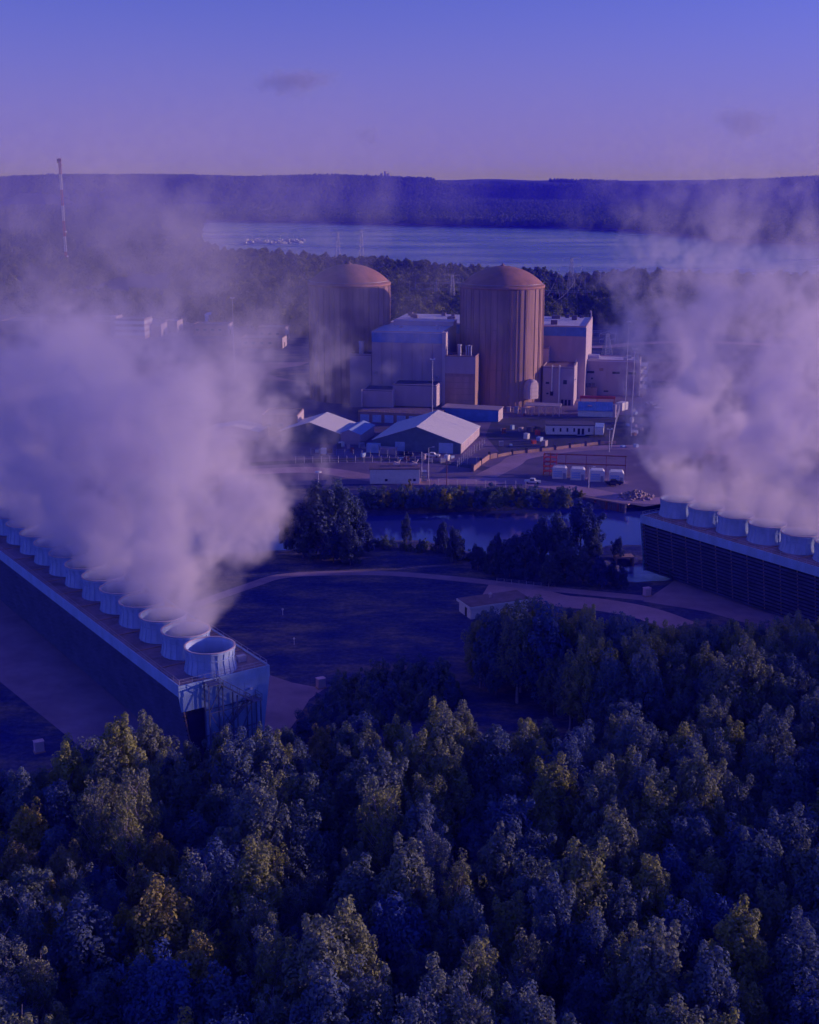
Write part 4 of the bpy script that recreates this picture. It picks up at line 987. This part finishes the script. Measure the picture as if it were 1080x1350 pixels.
# ------------------------------------------------------------------ woods behind the plant: nearest trees one by one, the rest as one mass
FAR = [tree_meshes(80 + s, 12.5, 6.2, 62, 36, .6, 'far leaves', 'bark', base=.08, taper=.6, limbs=8) for s in range(4)]
def instanced(name, pts, variants, label):
    me = bpy.data.meshes.new(name); me.from_pydata([p[:3] for p in pts], [], []); me.update()
    at = me.attributes.new('size', 'FLOAT', 'POINT'); at.data.foreach_set('value', np.array([p[3] for p in pts], np.float32))
    at = me.attributes.new('turn', 'FLOAT', 'POINT'); at.data.foreach_set('value', np.array([p[4] for p in pts], np.float32))
    at = me.attributes.new('kind_id', 'INT', 'POINT'); at.data.foreach_set('value', np.array([i % len(variants) for i in range(len(pts))], np.int32))
    o = link(name, me, None); o['kind'] = 'stuff'; o['label'] = label; o['category'] = 'woodland'
    ng = bpy.data.node_groups.new(name + '_trees', 'GeometryNodeTree')
    ng.interface.new_socket('Geometry', in_out='INPUT', socket_type='NodeSocketGeometry'); ng.interface.new_socket('Geometry', in_out='OUTPUT', socket_type='NodeSocketGeometry')
    N = ng.nodes; Lk = ng.links; gi = N.new('NodeGroupInput'); go = N.new('NodeGroupOutput'); jn = N.new('GeometryNodeJoinGeometry')
    def attr(nm, tp):
        a = N.new('GeometryNodeInputNamedAttribute'); a.data_type = tp; a.inputs[0].default_value = nm; return a.outputs[0]
    sz = attr('size', 'FLOAT'); tn = attr('turn', 'FLOAT'); kd = attr('kind_id', 'INT')
    cv = N.new('ShaderNodeCombineXYZ'); Lk.new(tn, cv.inputs[2])
    for i, me_ in enumerate(variants):
        src = bpy.data.objects.new('woodland_tree_source', me_)
        oi = N.new('GeometryNodeObjectInfo'); oi.inputs[0].default_value = src; oi.inputs[1].default_value = True
        cp = N.new('FunctionNodeCompare'); cp.data_type = 'INT'; cp.operation = 'EQUAL'
        ins = [s for s in cp.inputs if s.type == 'INT']; Lk.new(kd, ins[0]); ins[1].default_value = i
        ip = N.new('GeometryNodeInstanceOnPoints'); Lk.new(gi.outputs[0], ip.inputs['Points']); Lk.new(cp.outputs[0], ip.inputs['Selection'])
        Lk.new(oi.outputs['Geometry'], ip.inputs['Instance']); Lk.new(cv.outputs[0], ip.inputs['Rotation']); Lk.new(sz, ip.inputs['Scale'])
        Lk.new(ip.outputs[0], jn.inputs[0])
    Lk.new(jn.outputs[0], go.inputs[0])
    md = o.modifiers.new('trees', 'NODES'); md.node_group = ng
    return o
nr = np.random.RandomState(12)
def shore(x): return float(np.interp(x, [p[0] for p in ns], [p[1] for p in ns]))
cand = []
y = 660.0
while y < 3300:
    st = 7.2 if y < 1000 else 9.0 if y < 1500 else 13
    x = -.36 * y
    while x < (.36 * y if y < 2000 else -250):
        cand.append((x + nr.uniform(-.45, .45) * st, y + nr.uniform(-.45, .45) * st)); x += st
    y += st
def open_ground(x, y):
    # switchyard, parking, roads and clearings behind the plant
    if y < 700 and -70 < x < 125: return True
    if -40 < x < 45 and y < 800: return True
    if 45 <= x < 100 and y < 835 - (x - 45) * .3: return True
    if x >= 100 and y < 790 + max(0, (x - 180)) * .1: return True
    if x <= -40 and y < 815 + min(150, (-x - 40) * .8): return True
    if 100 < x and abs(y - 800) < 12: return True
    if x < -330 and 1190 < y < 1330: return True
    return False
pn = lambda x, y, f, s: float(pnoise(np.array([x / f]), np.array([y / f]), s)[0])
wood = []
for x, y in cand:
    if y > shore(x) - 6 or open_ground(x, y): continue
    c = pn(x, y, 55, 31)
    if x < -200 and 1000 < y < 1400 and c > .25: continue
    if c > .62: continue
    wood.append((x, y, nr.uniform(.72, 1.15) * (1 + .18 * pn(x, y, 80, 33)), nr.rand() * 6.28))
wood.sort(key=lambda p: p[1])
vis = [p for p in wood if abs(p[0]) < .3214 * dep_of(p[1], 10) + 2]
front = set()
cols = {}
for p in vis:                                    # the first rows seen from the plant
    c = int(math.atan2(p[0], p[1]) * 420)
    if cols.get(c, 0) < 2 and len(front) < 240 and p[1] < 1200: cols[c] = cols.get(c, 0) + 1; front.add(p)
for p in sorted(front, key=lambda p: p[1]):
    px = 540 + F * p[0] / dep_of(p[1], 8); m = FAR[nr.randint(4)]
    pl = ('behind the low buildings at the far left' if px < 200 else 'behind the steam left of the containments' if px < 400 else 'behind the left containment' if px < 520 else 'between the two containments beyond the switchyard' if px < 610
          else 'right behind the sunlit containment' if px < 730 else 'behind the turbine hall end and the far road' if px < 880 else 'behind the right steam bank')
    put_tree('woodland_tree', m, p[0], p[1], p[2], 'round green tree at the wood edge ' + pl, 'tree', 'wood edge trees ' + pl, z=0, rz=p[3])
rest = [p for p in wood if p not in front]
instanced('forest', [(p[0], p[1], -.3, p[2], p[3]) for p in rest], [m[1] for m in FAR], 'dense green wood between the plant and the river')
# far bank flats and the bluffs
bl = []
fx = [p[0] for p in sorted(fs)]; fy = [p[1] for p in sorted(fs)]
y = 2050.0
while y < 5200:
    st = 13 if y < 3600 else 17; x = -.36 * y
    while x < .36 * y:
        a, b = x + nr.uniform(-.45, .45) * st, y + nr.uniform(-.45, .45) * st
        if b > np.interp(a, fx, fy) + 10 and b > (shore(a) if a > -600 else 0) + 40 and (b < 3600 or nr.rand() < .55):
            bl.append((a, b, 0, nr.uniform(.8, 1.25), nr.rand() * 6.28))
        x += st
    y += st
bx = []; y = 4900.0
while y < 6700:
    st = 15; x = -.35 * y
    while x < .35 * y:
        bx.append((x + nr.uniform(-.5, .5) * st, y + nr.uniform(-.5, .5) * st)); x += st
    y += st
BX = np.array(bx); Hh = height(BX[:, 0], BX[:, 1]); Nn = pnoise(BX[:, 0] / 300, BX[:, 1] / 300, 44)
for (a, b), h_, q in zip(bx, Hh, Nn):
    if b > 6150 and h_ > 70 and q > -.15: continue        # fields on the plateau
    bl.append((a, b, h_ - .6, nr.uniform(.7, 1.5), nr.rand() * 6.28))
LOW = [tree_meshes(95 + s, 12, 6.0, 26, 14, 1.5, 'far leaves', 'bark', base=.1, taper=.6, limbs=4)[1] for s in range(4)]
instanced('hill_forest', bl, LOW, 'wooded flats and bluffs on the far side of the river')
# ------------------------------------------------------------------ far-off things
def lattice(t, name, m, h, b0, b1, n, r=.12, z0=0.0):
    q = MB()
    def c(k, i):
        u = k / n; w_ = b0 + (b1 - b0) * u; return Vector(((-1, 1, 1, -1)[i] * w_ / 2, (-1, -1, 1, 1)[i] * w_ / 2, z0 + (h - z0) * u))
    for k in range(n):
        for i in range(4):
            j = (i + 1) % 4
            q.bar(c(k, i), c(k + 1, i), r); q.bar(c(k, i), c(k + 1, j), r * .6); q.bar(c(k, j), c(k + 1, i), r * .6); q.bar(c(k + 1, i), c(k + 1, j), r * .6)
    return q.build(name, m, t)
# red and white lattice mast
x, y = gp(88, 352); hm = xz(88, 209, y)[1]
t = thing('communications_mast', 'tall red and white lattice mast against the bluffs at far left', 'mast', (x, y, 0))
ns_ = 7
for k in range(ns_): lattice(t, 'mast_section', 'red' if k % 2 == 0 else 'white', hm * (k + 1) / ns_, 2.2, 2.2, 9, .22, hm * k / ns_)
MB().lathe([(.02, 0), (1.4, .3), (1.4, 1.4), (.02, 1.7)], 12).build('antenna_drum', 'rust', t, (-2, 0, hm - 5))
MB().lathe([(.02, 0), (1.1, .3), (1.1, 1.2), (.02, 1.4)], 12).build('antenna_drum', 'rust', t, (1.6, 0, hm - 8))
box('antenna_panel', 'rust', t, -3, 2, -1, 1, hm - 3.2, hm - .3); MB().bar((0, 0, hm), (0, 0, hm + 7), .12).build('whip_antenna', 'white', t)
for z in (hm * .33, hm * .1): MB().lathe([(.02, -1.1), (1.2, -.6), (1.4, 0), (1.2, .6), (.02, 1.1)], 12).build('dish', 'white', t, (2.2, -1.6, z))
# transmission pylons
def pylon(label, px, py, top, arms, m='steel', w0=6.5):
    x, y = gp(px, py); h = xz(px, top, y)[1]
    t = thing('transmission_pylon', label, 'pylon', (x, y, 0), .3)
    lattice(t, 'tower_frame', m, h, w0, 1.2, 9, .13)
    for f, L in arms:
        z = h * f; q = MB()
        for s in (-1, 1):
            q.bar((0, -.5, z), (s * L, 0, z + .5), .11); q.bar((0, .5, z), (s * L, 0, z + .5), .11); q.bar((0, 0, z + 1.8), (s * L, 0, z + .5), .1); q.bar((s * L, 0, z + .5), (s * L, 0, z - 1.4), .1)
        q.build('cross_arm', m, t)
    return t
pylon('pale lattice pylon by the river, left of the pair', 446, 352, 306, ((.97, 6), (.82, 7.5), (.67, 6)))
pylon('pale lattice pylon by the river, right of the pair', 477, 354, 303, ((.97, 6), (.82, 7.5), (.67, 6)))
pylon('lattice pylon rising from the wood behind the sunlit containment', 752, 400, 340, ((.98, 8), (.80, 9), (.62, 8)))
def gantry(label, px0, px1, py, top, legs=3, wires=0):
    x0, y0 = gp(px0, py); x1, y1 = gp(px1, py); h = xz(px0, top, y0)[1]; L = math.hypot(x1 - x0, y1 - y0)
    t = thing('switchyard_gantry', label, 'gantry', (x0, y0, 0), math.atan2(y1 - y0, x1 - x0) + R(-4))
    bm = MB()
    for k in range(int(L / 1.6)):
        a = k * 1.6; bm.bar((a, 0, h), (a + 1.6, 0, h), .1); bm.bar((a, 0, h - 1.2), (a + 1.6, 0, h - 1.2), .1); bm.bar((a, 0, h - 1.2), (a + 1.6, 0, h), .07)
    bm.build('truss_beam', 'steel', t)
    for k in range(legs):
        a = L * k / (legs - 1); MB().bar((a - 1.4, 0, 0), (a, 0, h), .14).bar((a + 1.4, 0, 0), (a, 0, h), .14).bar((a - .7, 0, h * .5), (a + .7, 0, h * .5), .08).bar((a, 0, h), (a, 0, h + 5), .1, 4, .03).build('leg', 'steel', t)
    for k in range(int(L / 5)):
        q = MB()
        for i in range(5): q.bar((2.5 + k * 5, 0, h - 1.3 - i * .5), (2.5 + k * 5, 0, h - 1.6 - i * .5), .22, 6)
        q.build('insulator', 'rust', t)
    return t
gantry('switchyard gantry nearest the turbine hall between the containments', 515, 606, 420, 392, 4)
gantry('second switchyard gantry between the containments', 540, 606, 412, 380, 3)
gantry('switchyard gantry behind the sunlit containment dome', 715, 780, 418, 383, 3)
gantry('farther switchyard gantry beside the lattice pylon', 712, 770, 405, 366, 3)
gantry('low switchyard gantry at the turbine hall end', 776, 812, 455, 436, 2)
gantry('small switchyard gantry above the blue band of the turbine hall', 722, 760, 428, 407, 2)
gantry('third switchyard gantry beyond the bus posts', 548, 604, 404, 372, 3)
gantry('tall switchyard gantry tight beside the sunlit containment', 575, 606, 409, 368, 2)
gantry('rear switchyard gantry between the pylon and the wood', 724, 790, 396, 358, 3)
pylon('lattice pylon close behind the turbine hall end', 800, 470, 440, ((.97, 5), (.72, 5)), w0=5)
pylon('short lattice pylon between the containments in the switchyard', 596, 415, 362, ((.97, 6), (.78, 7)), w0=5)
yx = random.Random(4)
for i in range(40):
    px = yx.uniform(518, 605); py = yx.uniform(402, 418); x, y = gp(px, py); h = yx.uniform(4, 9)
    t = thing('bus_support', 'slim switchyard bus post between the containments', 'bus post', (x, y, 0), 0, 'bus posts in the switchyard')
    MB().bar((0, 0, 0), (0, 0, h * .6), .2).build('post', 'steel', t); q = MB()
    for k in range(4): q.bar((0, 0, h * .6 + k * h * .1), (0, 0, h * .6 + k * h * .1 + .3), .32, 6)
    q.build('insulator', 'tanlight', t)
# sagging conductors from the pylon to the switchyard
def wire(label, a, b, sag, r=.09):
    m = MB(); a = Vector(a); b = Vector(b); p = a
    for k in range(1, 13):
        u = k / 12; q = a.lerp(b, u) - Vector((0, 0, 4 * sag * u * (1 - u))); m.bar(p, q, r, 3); p = q
    tag(m.build('power_line', 'steel'), label, 'wire', 'power lines to the switchyard')
pa = gp(752, 400); hz_ = xz(752, 340, pa[1])[1]
for i, f in enumerate((.8, .62)):
    for s in (-9, 9):
        g = gp(724 + i * 22 + s, 418); wire('power line sagging from the wood pylon to the switchyard', (pa[0] + s, pa[1], hz_ * f), (g[0], g[1], 12), 4)
# buildings on the left of the site, mostly behind steam
def low(label, px0, px1, Y, top, depth, wall='concrete_dark', roof='darkroof', name='plant_building', h0=None):
    zt = Y; Y = (H - zt) / math.tan(P + math.atan((top - 675) / F))        # roof height is given, the distance follows
    return block(name, label, px0, px1, Y, zt, depth, wall=wall, roof=roof, parapet=.4, rz=R(-4))
low('long low building with pale blue roof at the far left', 0, 150, 8.0, 424, 30)
t, w, h = low('three-storey office with white bands rising above the left steam', 152, 190, 12.5, 421, 18, 'concrete_dark')
for i in range(3): box('white_band', 'white', t, -.1, w + .15, -.2, .0, h - 3.0 - i * 3.6, h - 1.0 - i * 3.6)
for i in range(3): box('white_band', 'white', t, w, w + .2, 0, 19, h - 3.0 - i * 3.6, h - 1.0 - i * 3.6)
box('stair_tower', 'tanlight', t, -4, -.1, 2, 10, 0, h + 1.5)
for i, (a, b, Y, tp, lb) in enumerate(((192, 212, 8, 428, 'small sunlit block just right of the white-banded office'), (216, 233, 7, 424, 'sunlit box building second from the white-banded office'), (340, 376, 8, 432, 'low building with sunlit end wall left of the veiled containment'),
        (255, 300, 7, 428, 'low blue-roofed building deep in the left steam'), (120, 152, 10, 418, 'pale building behind the white-banded office'), (318, 372, 6, 446, 'blue-roofed lean building below the sunlit end wall'), (345, 392, 8, 548, 'building with sunlit gable end in the steam by the storage shed')
        )):
    t, w, h = low(lb, a, b, Y, tp, 16, 'concrete_dark' if i != 7 else 'tan'); box('end_wall', 'tanlight', t, w, w + .2, .2, 15.8, 0, h)  # sunlit ends painted paler than the front walls
    for k in range(int(w / 5)): window(t, 1.5 + k * 5, h * .45, 2, 1.2, m='glass')
    box('door', 'dark', t, w + .18, w + .26, 6, 8.5, 0, 3)
t = thing('boat_shed', 'sunlit tan shed by the far shore road at the left edge', 'shed', (*gp(26, 320), 0), R(-10))
box('wall', 'tanlight', t, 0, 14, 0, 14, 0, 8); box('roof', 'tan', t, -.4, 14.4, -.4, 14.4, 8, 8.6); box('door', 'dark', t, 5, 9, -.06, 0, 0, 5)
t = thing('water_tank', 'round blue water tank behind the left steam', 'tank', (*gp(279, 428), 0))
MB().lathe([(4.5, 0), (4.5, 7), (3.2, 8.4), (.1, 9)], 24).build('shell', 'bluepale', t); MB().lathe([(4.6, 6.8), (4.8, 6.8), (4.8, 7.1), (4.6, 7.1)], 24).build('rim', 'white', t)
# marina across the trees
mr = random.Random(8)
for i in range(26):
    px = 325 + i * 3 + mr.uniform(-1, 1); py = 319 + mr.uniform(-3, 3); x, y = gp(px, py, -3)
    t = thing('moored_boat', 'small white boat moored in the far marina', 'boat', (x, y, RIVER_Z), mr.uniform(-.5, .5), 'boats in the marina')
    L = mr.uniform(8, 13); v = [(-L / 2, -1.6, 1.4), (L * .25, -1.7, 1.5), (L / 2, 0, 1.9), (L * .25, 1.7, 1.5), (-L / 2, 1.6, 1.4), (-L / 2, -1.1, -.4), (L * .25, -1.1, -.4), (L * .42, 0, -.3), (L * .25, 1.1, -.4), (-L / 2, 1.1, -.4)]
    MB().quadmesh(v, [(0, 1, 2, 3, 4), (9, 8, 7, 6, 5)] + [(k, 5 + k, 5 + (k + 1) % 5, (k + 1) % 5) for k in range(5)]).build('hull', 'white', t)
    MB().box(-L * .3, L * .1, -1.2, 1.2, 1.4, 3.6).build('cabin', 'white', t)
    if i % 3 == 0: MB().bar((0, 0, 3), (0, 0, 13), .15).build('mast', 'white', t)
# farm silos on the plateau
for i, (px, tp, lb) in enumerate(((484, 229, 'squat farm silo on the skyline'), (503, 228, 'silo left of the tall one on the skyline'), (508, 225, 'tallest farm silo on the skyline'), (512, 228, 'silo right of the tall one on the skyline'))):
    Y = 6420.0; X = (px - 540) / F * dep_of(Y, 95); zt = xz(px, tp, Y)[1]; z0 = float(height(np.array([[X]]), np.array([[Y]]))[0, 0])
    t = thing('farm_silo', lb, 'silo', (X, Y, z0)); hh = max(12, zt - z0)
    MB().lathe([(6, 0), (6, hh * .9), (3, hh * .97), (.1, hh)], 16).build('shell', 'tan', t); MB().bar((8, 0, 0), (7, 0, hh), .8).build('elevator_leg', 'tan', t)
# ------------------------------------------------------------------ labels: set look-alikes apart by their order in the row
ORD = ['leftmost', 'second from left', 'third from left', 'fourth from left', 'fifth from left', 'sixth from left', 'seventh from left', 'eighth from left', 'ninth from left', 'tenth from left', 'eleventh from left']
by = {}
for o in sc.objects:
    if o.parent is None and o.get('group') and o.get('label'): by.setdefault((o['label'], o['group']), []).append(o)
for (lb, gr), obs in by.items():
    if len(obs) < 2: continue
    obs.sort(key=lambda o: o.location.x / max(1.0, o.location.y))
    if len(obs) <= len(ORD) and len(lb.split()) <= 13:
        for i, o in enumerate(obs): o['label'] = lb + ', ' + ('rightmost' if i == len(obs) - 1 else ORD[i])
    elif len(lb.split()) <= 15:
        obs[0]['label'] = lb + ', leftmost'; obs[-1]['label'] = lb + ', rightmost'
# ------------------------------------------------------------------ steam
def volume_mat(name, col, dens, aniso, ab=(0, 0, 0)):
    m = bpy.data.materials.new(name); m.use_nodes = True; n = m.node_tree.nodes; l = m.node_tree.links
    n.remove(n['Principled BSDF']); v = n.new('ShaderNodeVolumePrincipled')
    v.inputs['Color'].default_value = (*col, 1); v.inputs['Density'].default_value = dens
    v.inputs['Anisotropy'].default_value = aniso; v.inputs['Absorption Color'].default_value = (*ab, 1)
    l.new(v.outputs[0], n['Material Output'].inputs['Volume'])
    return m
class NB:                                        # tiny expression builder for node fields
    def __init__(s, nt): s.nt = nt
    def _in(s, sock, v):
        if hasattr(v, 'is_output'): s.nt.links.new(v, sock)
        else: sock.default_value = v
    def m(s, op, *a, clamp=False):
        n = s.nt.nodes.new('ShaderNodeMath'); n.operation = op; n.use_clamp = clamp
        for i, v in enumerate(a): s._in(n.inputs[i], v)
        return n.outputs[0]
    def sm(s, v, a, b, c=0.0, d=1.0):
        n = s.nt.nodes.new('ShaderNodeMapRange'); n.interpolation_type = 'SMOOTHSTEP'
        s._in(n.inputs[0], v); 
        for i, q in enumerate((a, b, c, d)): s._in(n.inputs[1 + i], q)
        return n.outputs[0]
    def noise(s, vec, scale, detail, rough=.55, out=0):
        n = s.nt.nodes.new('ShaderNodeTexNoise'); s._in(n.inputs['Vector'], vec)
        n.inputs['Scale'].default_value = scale; n.inputs['Detail'].default_value = detail; n.inputs['Roughness'].default_value = rough
        return n.outputs[out]
    def vm(s, op, *a, scale=None):
        n = s.nt.nodes.new('ShaderNodeVectorMath'); n.operation = op
        for i, v in enumerate(a): s._in(n.inputs[i], v)
        if scale is not None: s._in(n.inputs['Scale'], scale)
        return n.outputs[0]
def steam_plume(name, label, loc, rz, lo, hi, vox, y0, y1, pitch, phase, drift, cx0, seed, dens, keep, hole=None, lowcut=0.0, fade=(20, 60)):
    """a bank of steam over a row of fan stacks; local x across the tower, y along it"""
    ng = bpy.data.node_groups.new(name + '_field', 'GeometryNodeTree')
    ng.interface.new_socket('Geometry', in_out='OUTPUT', socket_type='NodeSocketGeometry')
    N = ng.nodes; L = ng.links; e = NB(ng)
    pos = N.new('GeometryNodeInputPosition').outputs[0]
    sp = N.new('ShaderNodeSeparateXYZ'); L.new(pos, sp.inputs[0])
    off = e.vm('ADD', pos, (seed * 37.0, seed * 11.0, 0))
    wv = e.vm('SUBTRACT', e.noise(off, .035, 3, .5, 1), (.5, .5, .5))           # slow swirl
    wv2 = e.vm('SUBTRACT', e.noise(off, .12, 3, .6, 1), (.5, .5, .5))           # small curls
    zz0 = e.m('MAXIMUM', e.m('SUBTRACT', sp.outputs[2], 18.2), 0.0)
    amp = e.m('MINIMUM', e.m('MULTIPLY', zz0, 1.0), 16.0)
    amp2 = e.m('MINIMUM', e.m('MULTIPLY', zz0, .9), 8.0)
    p2 = e.vm('ADD', e.vm('ADD', pos, e.vm('SCALE', wv, scale=amp)), e.vm('SCALE', wv2, scale=amp2))
    s2 = N.new('ShaderNodeSeparateXYZ'); L.new(p2, s2.inputs[0]); x, y, z = s2.outputs[0], s2.outputs[1], s2.outputs[2]
    zz = e.m('MAXIMUM', e.m('SUBTRACT', z, 18.2), 0.0)
    zd = e.m('MULTIPLY', e.m('POWER', zz, .92), 1.25)
    xc = e.m('SUBTRACT', x, e.m('MULTIPLY_ADD', zd, drift[0], cx0))
    yy = e.m('SUBTRACT', y, e.m('MULTIPLY', zd, drift[1]))
    wd = e.m('MULTIPLY_ADD', zz, .50, 4.5)
    sheet_ = e.m('SUBTRACT', 1.0, e.m('DIVIDE', e.m('ABSOLUTE', xc), wd))
    ym = e.m('SUBTRACT', e.m('FLOORED_MODULO', e.m('ADD', e.m('SUBTRACT', yy, phase), pitch / 2), pitch), pitch / 2)
    rr = e.m('SQRT', e.m('ADD', e.m('MULTIPLY', xc, xc), e.m('MULTIPLY', ym, ym)))
    colm = e.m('SUBTRACT', 1.0, e.m('DIVIDE', rr, e.m('MULTIPLY_ADD', zz, .30, 4.0)))
    k = e.sm(zz, 4.0, 16.0)
    shp = e.m('ADD', e.m('MULTIPLY', colm, e.m('SUBTRACT', 1.0, k)), e.m('MULTIPLY', sheet_, k))
    wy = e.m('MULTIPLY_ADD', zz, .25, 3.0)
    y0 = e.sm(zz, 18.0, 30.0, y0, y0 + lowcut)  # lowcut keeps out-of-view steam low, shaped to shade the left tower's end wall
    e0 = e.m('DIVIDE', e.m('SUBTRACT', yy, e.m('SUBTRACT', y0, e.m('MULTIPLY', zz, .18))), wy)
    e1 = e.m('DIVIDE', e.m('SUBTRACT', e.m('ADD', y1, e.m('MULTIPLY', zz, .18)), yy), wy)
    shp = e.m('MINIMUM', shp, e.m('MINIMUM', e0, e1))
    stretch = e.vm('MULTIPLY', p2, (1, 1, .85))
    n1 = e.m('SUBTRACT', e.noise(e.vm('ADD', stretch, (seed * 5.0, 3, 9)), .08, 8, .68), .5)
    n2 = e.m('SUBTRACT', e.noise(e.vm('ADD', stretch, (40, seed * 9.0, 9)), .019, 3, .5), .5)
    hi_ = e.sm(zz, 8, 75)
    q = e.m('ADD', shp, e.m('MULTIPLY', n1, e.m('MULTIPLY_ADD', hi_, 3.2, e.sm(zz, 2.0, 16.0, .7, 2.5))))
    q = e.m('ADD', q, e.m('MULTIPLY', n2, e.m('MULTIPLY_ADD', hi_, 2.2, .5)))
    q = e.m('SUBTRACT', q, e.m('MULTIPLY', hi_, .42))
    if hole is not None:                          # clearing in the bank
        dv = N.new('ShaderNodeVectorMath'); dv.operation = 'DISTANCE'; L.new(p2, dv.inputs[0]); dv.inputs[1].default_value = hole[:3]
        q = e.m('SUBTRACT', q, e.sm(dv.outputs['Value'], hole[3] * .4, hole[3], 1.6, 0.0))
    core = e.m('MULTIPLY', e.sm(q, .0, .18), e.m('MAXIMUM', e.m('MULTIPLY', e.sm(e.noise(e.vm('ADD', stretch, (7, 70, seed)), .065, 7, .64), .43, .57, .02, 1.0), e.sm(e.noise(e.vm('ADD', stretch, (27, 7, seed)), .17, 5, .62), .40, .56, .2, 1.0)), e.sm(zz, 2.0, 12.0, .8, 0.0)))
    veil = e.m('MULTIPLY', e.m('MULTIPLY', e.sm(q, -.75, .25), e.sm(e.noise(e.vm('ADD', stretch, (90, 3, seed * 4.0)), .06, 8, .66), .48, .66)), .05)
    veil = e.m('MULTIPLY', veil, e.sm(zz, 14, 34))
    thin = e.m('MULTIPLY_ADD', e.sm(zz, fade[0], fade[1]), keep - 1.0, 1.0)
    d = e.m('MULTIPLY', e.m('ADD', e.m('MULTIPLY', core, thin), veil), e.sm(sp.outputs[2], 86.0, 116.0, 1.0, .10))
    d = e.m('MULTIPLY', d, e.m('GREATER_THAN', sp.outputs[2], 18.6))
    edge = e.m('MULTIPLY', e.sm(sp.outputs[2], hi[2] - 12.0, hi[2] - 1.0, 1.0, 0.0), 1.0)
    for ax in (0, 1):
        edge = e.m('MULTIPLY', edge, e.m('MULTIPLY', e.sm(sp.outputs[ax], lo[ax], lo[ax] + 8.0), e.sm(sp.outputs[ax], hi[ax] - 8.0, hi[ax], 1.0, 0.0)))
    d = e.m('MULTIPLY', d, edge)
    vc = N.new('GeometryNodeVolumeCube'); L.new(d, vc.inputs['Density'])
    vc.inputs['Min'].default_value = lo; vc.inputs['Max'].default_value = hi
    for a, i in (('X', 0), ('Y', 1), ('Z', 2)): vc.inputs['Resolution ' + a].default_value = int((hi[i] - lo[i]) / vox)
    smn = N.new('GeometryNodeSetMaterial'); smn.inputs['Material'].default_value = volume_mat(name + '_vapour', (.92, .895, 1.0), dens, 0.0)
    out = N.new('NodeGroupOutput'); L.new(vc.outputs[0], smn.inputs[0]); L.new(smn.outputs[0], out.inputs[0])
    me = bpy.data.meshes.new(name); o = link(name, me, None, None, loc, rz)
    md = o.modifiers.new('field', 'NODES'); md.node_group = ng
    tag(o, label, 'steam'); o['kind'] = 'stuff'
    return o
VOX = 0.85
steam_plume('steam', 'broad bank of pale steam rising from the left cooling tower and drifting over the plant', (LT[0], LT[1], 0), TRZ,
            (-26, -22, 18.4), (92, 150, 124), VOX, 9.8, 150.0, 10.0, 4.5, (.36, -.08), 8.4, 1.0, .24, .06, fade=(18, 60), hole=(48, -3, 50, 23))
steam_plume('steam', 'tall bank of pale steam rising from the right cooling tower at the edge of the picture', (RT[0], RT[1], 0), TRZ,
            (-30, -124, 18.4), (64, 34, 122), VOX, -120.0, 0.0, 9.7, -4.4, (.12, .10), 8.4, 2.0, .26, .14, lowcut=70.0, fade=(20, 75))  # unseen end is a low bank, added for its shade on the left tower

def wisp(label, px, py, Y, w, h, seed):
    x, z = xz(px, py, Y); ng = bpy.data.node_groups.new('wisp_field', 'GeometryNodeTree')
    ng.interface.new_socket('Geometry', in_out='OUTPUT', socket_type='NodeSocketGeometry'); N = ng.nodes; L = ng.links; e = NB(ng)
    pos = N.new('GeometryNodeInputPosition').outputs[0]
    p2 = e.vm('ADD', pos, e.vm('SCALE', e.vm('SUBTRACT', e.noise(e.vm('ADD', pos, (seed, 0, 0)), .12, 3, .6, 1), (.5, .5, .5)), scale=9.0))
    ln = N.new('ShaderNodeVectorMath'); ln.operation = 'LENGTH'; L.new(e.vm('DIVIDE', p2, (w, w * .7, h)), ln.inputs[0])
    q = e.m('ADD', e.m('SUBTRACT', .75, ln.outputs['Value']), e.m('MULTIPLY', e.m('SUBTRACT', e.noise(e.vm('ADD', pos, (0, seed, 0)), .16, 6, .62), .5), 1.8))
    vc = N.new('GeometryNodeVolumeCube'); L.new(e.m('MULTIPLY', e.sm(q, 0.0, .5), e.sm(ln.outputs['Value'], .8, 1.25, 1.0, 0.0)), vc.inputs['Density'])
    vc.inputs['Min'].default_value = (-1.3 * w, -w, -1.3 * h); vc.inputs['Max'].default_value = (1.3 * w, w, 1.3 * h)
    for a, n_ in (('X', 2.6 * w), ('Y', 2 * w), ('Z', 2.6 * h)): vc.inputs['Resolution ' + a].default_value = int(n_ / .7)
    sm_ = N.new('GeometryNodeSetMaterial'); sm_.inputs['Material'].default_value = volume_mat('wisp_vapour', (.60, .62, .85), .10, 0.0)  # darker than the steam banks: the wisp's shade is put into its colour
    out = N.new('NodeGroupOutput'); L.new(vc.outputs[0], sm_.inputs[0]); L.new(sm_.outputs[0], out.inputs[0])
    o = link('steam', bpy.data.meshes.new('steam'), None, None, (x, Y, z)); o.modifiers.new('field', 'NODES').node_group = ng
    tag(o, label, 'steam'); o['kind'] = 'stuff'
wisp('thin dark shred of steam high in the sky above the left containment', 392, 108, 330, 15, 4, 3.0)
wisp('small dark puff of steam in the sky just above the skyline', 486, 181, 330, 6, 4, 9.0)
wisp('dark shred of steam in the sky above the right steam bank', 985, 160, 330, 11, 5, 15.0)

# ------------------------------------------------------------------ haze
hz = MB().box(-9000, 9000, -300, 9500, -9, 130).build('haze', volume_mat('haze air', (.022, .017, .74), HAZE, .1, (1, 1, 0)))
hz['kind'] = 'stuff'; hz.display_type = 'WIRE'
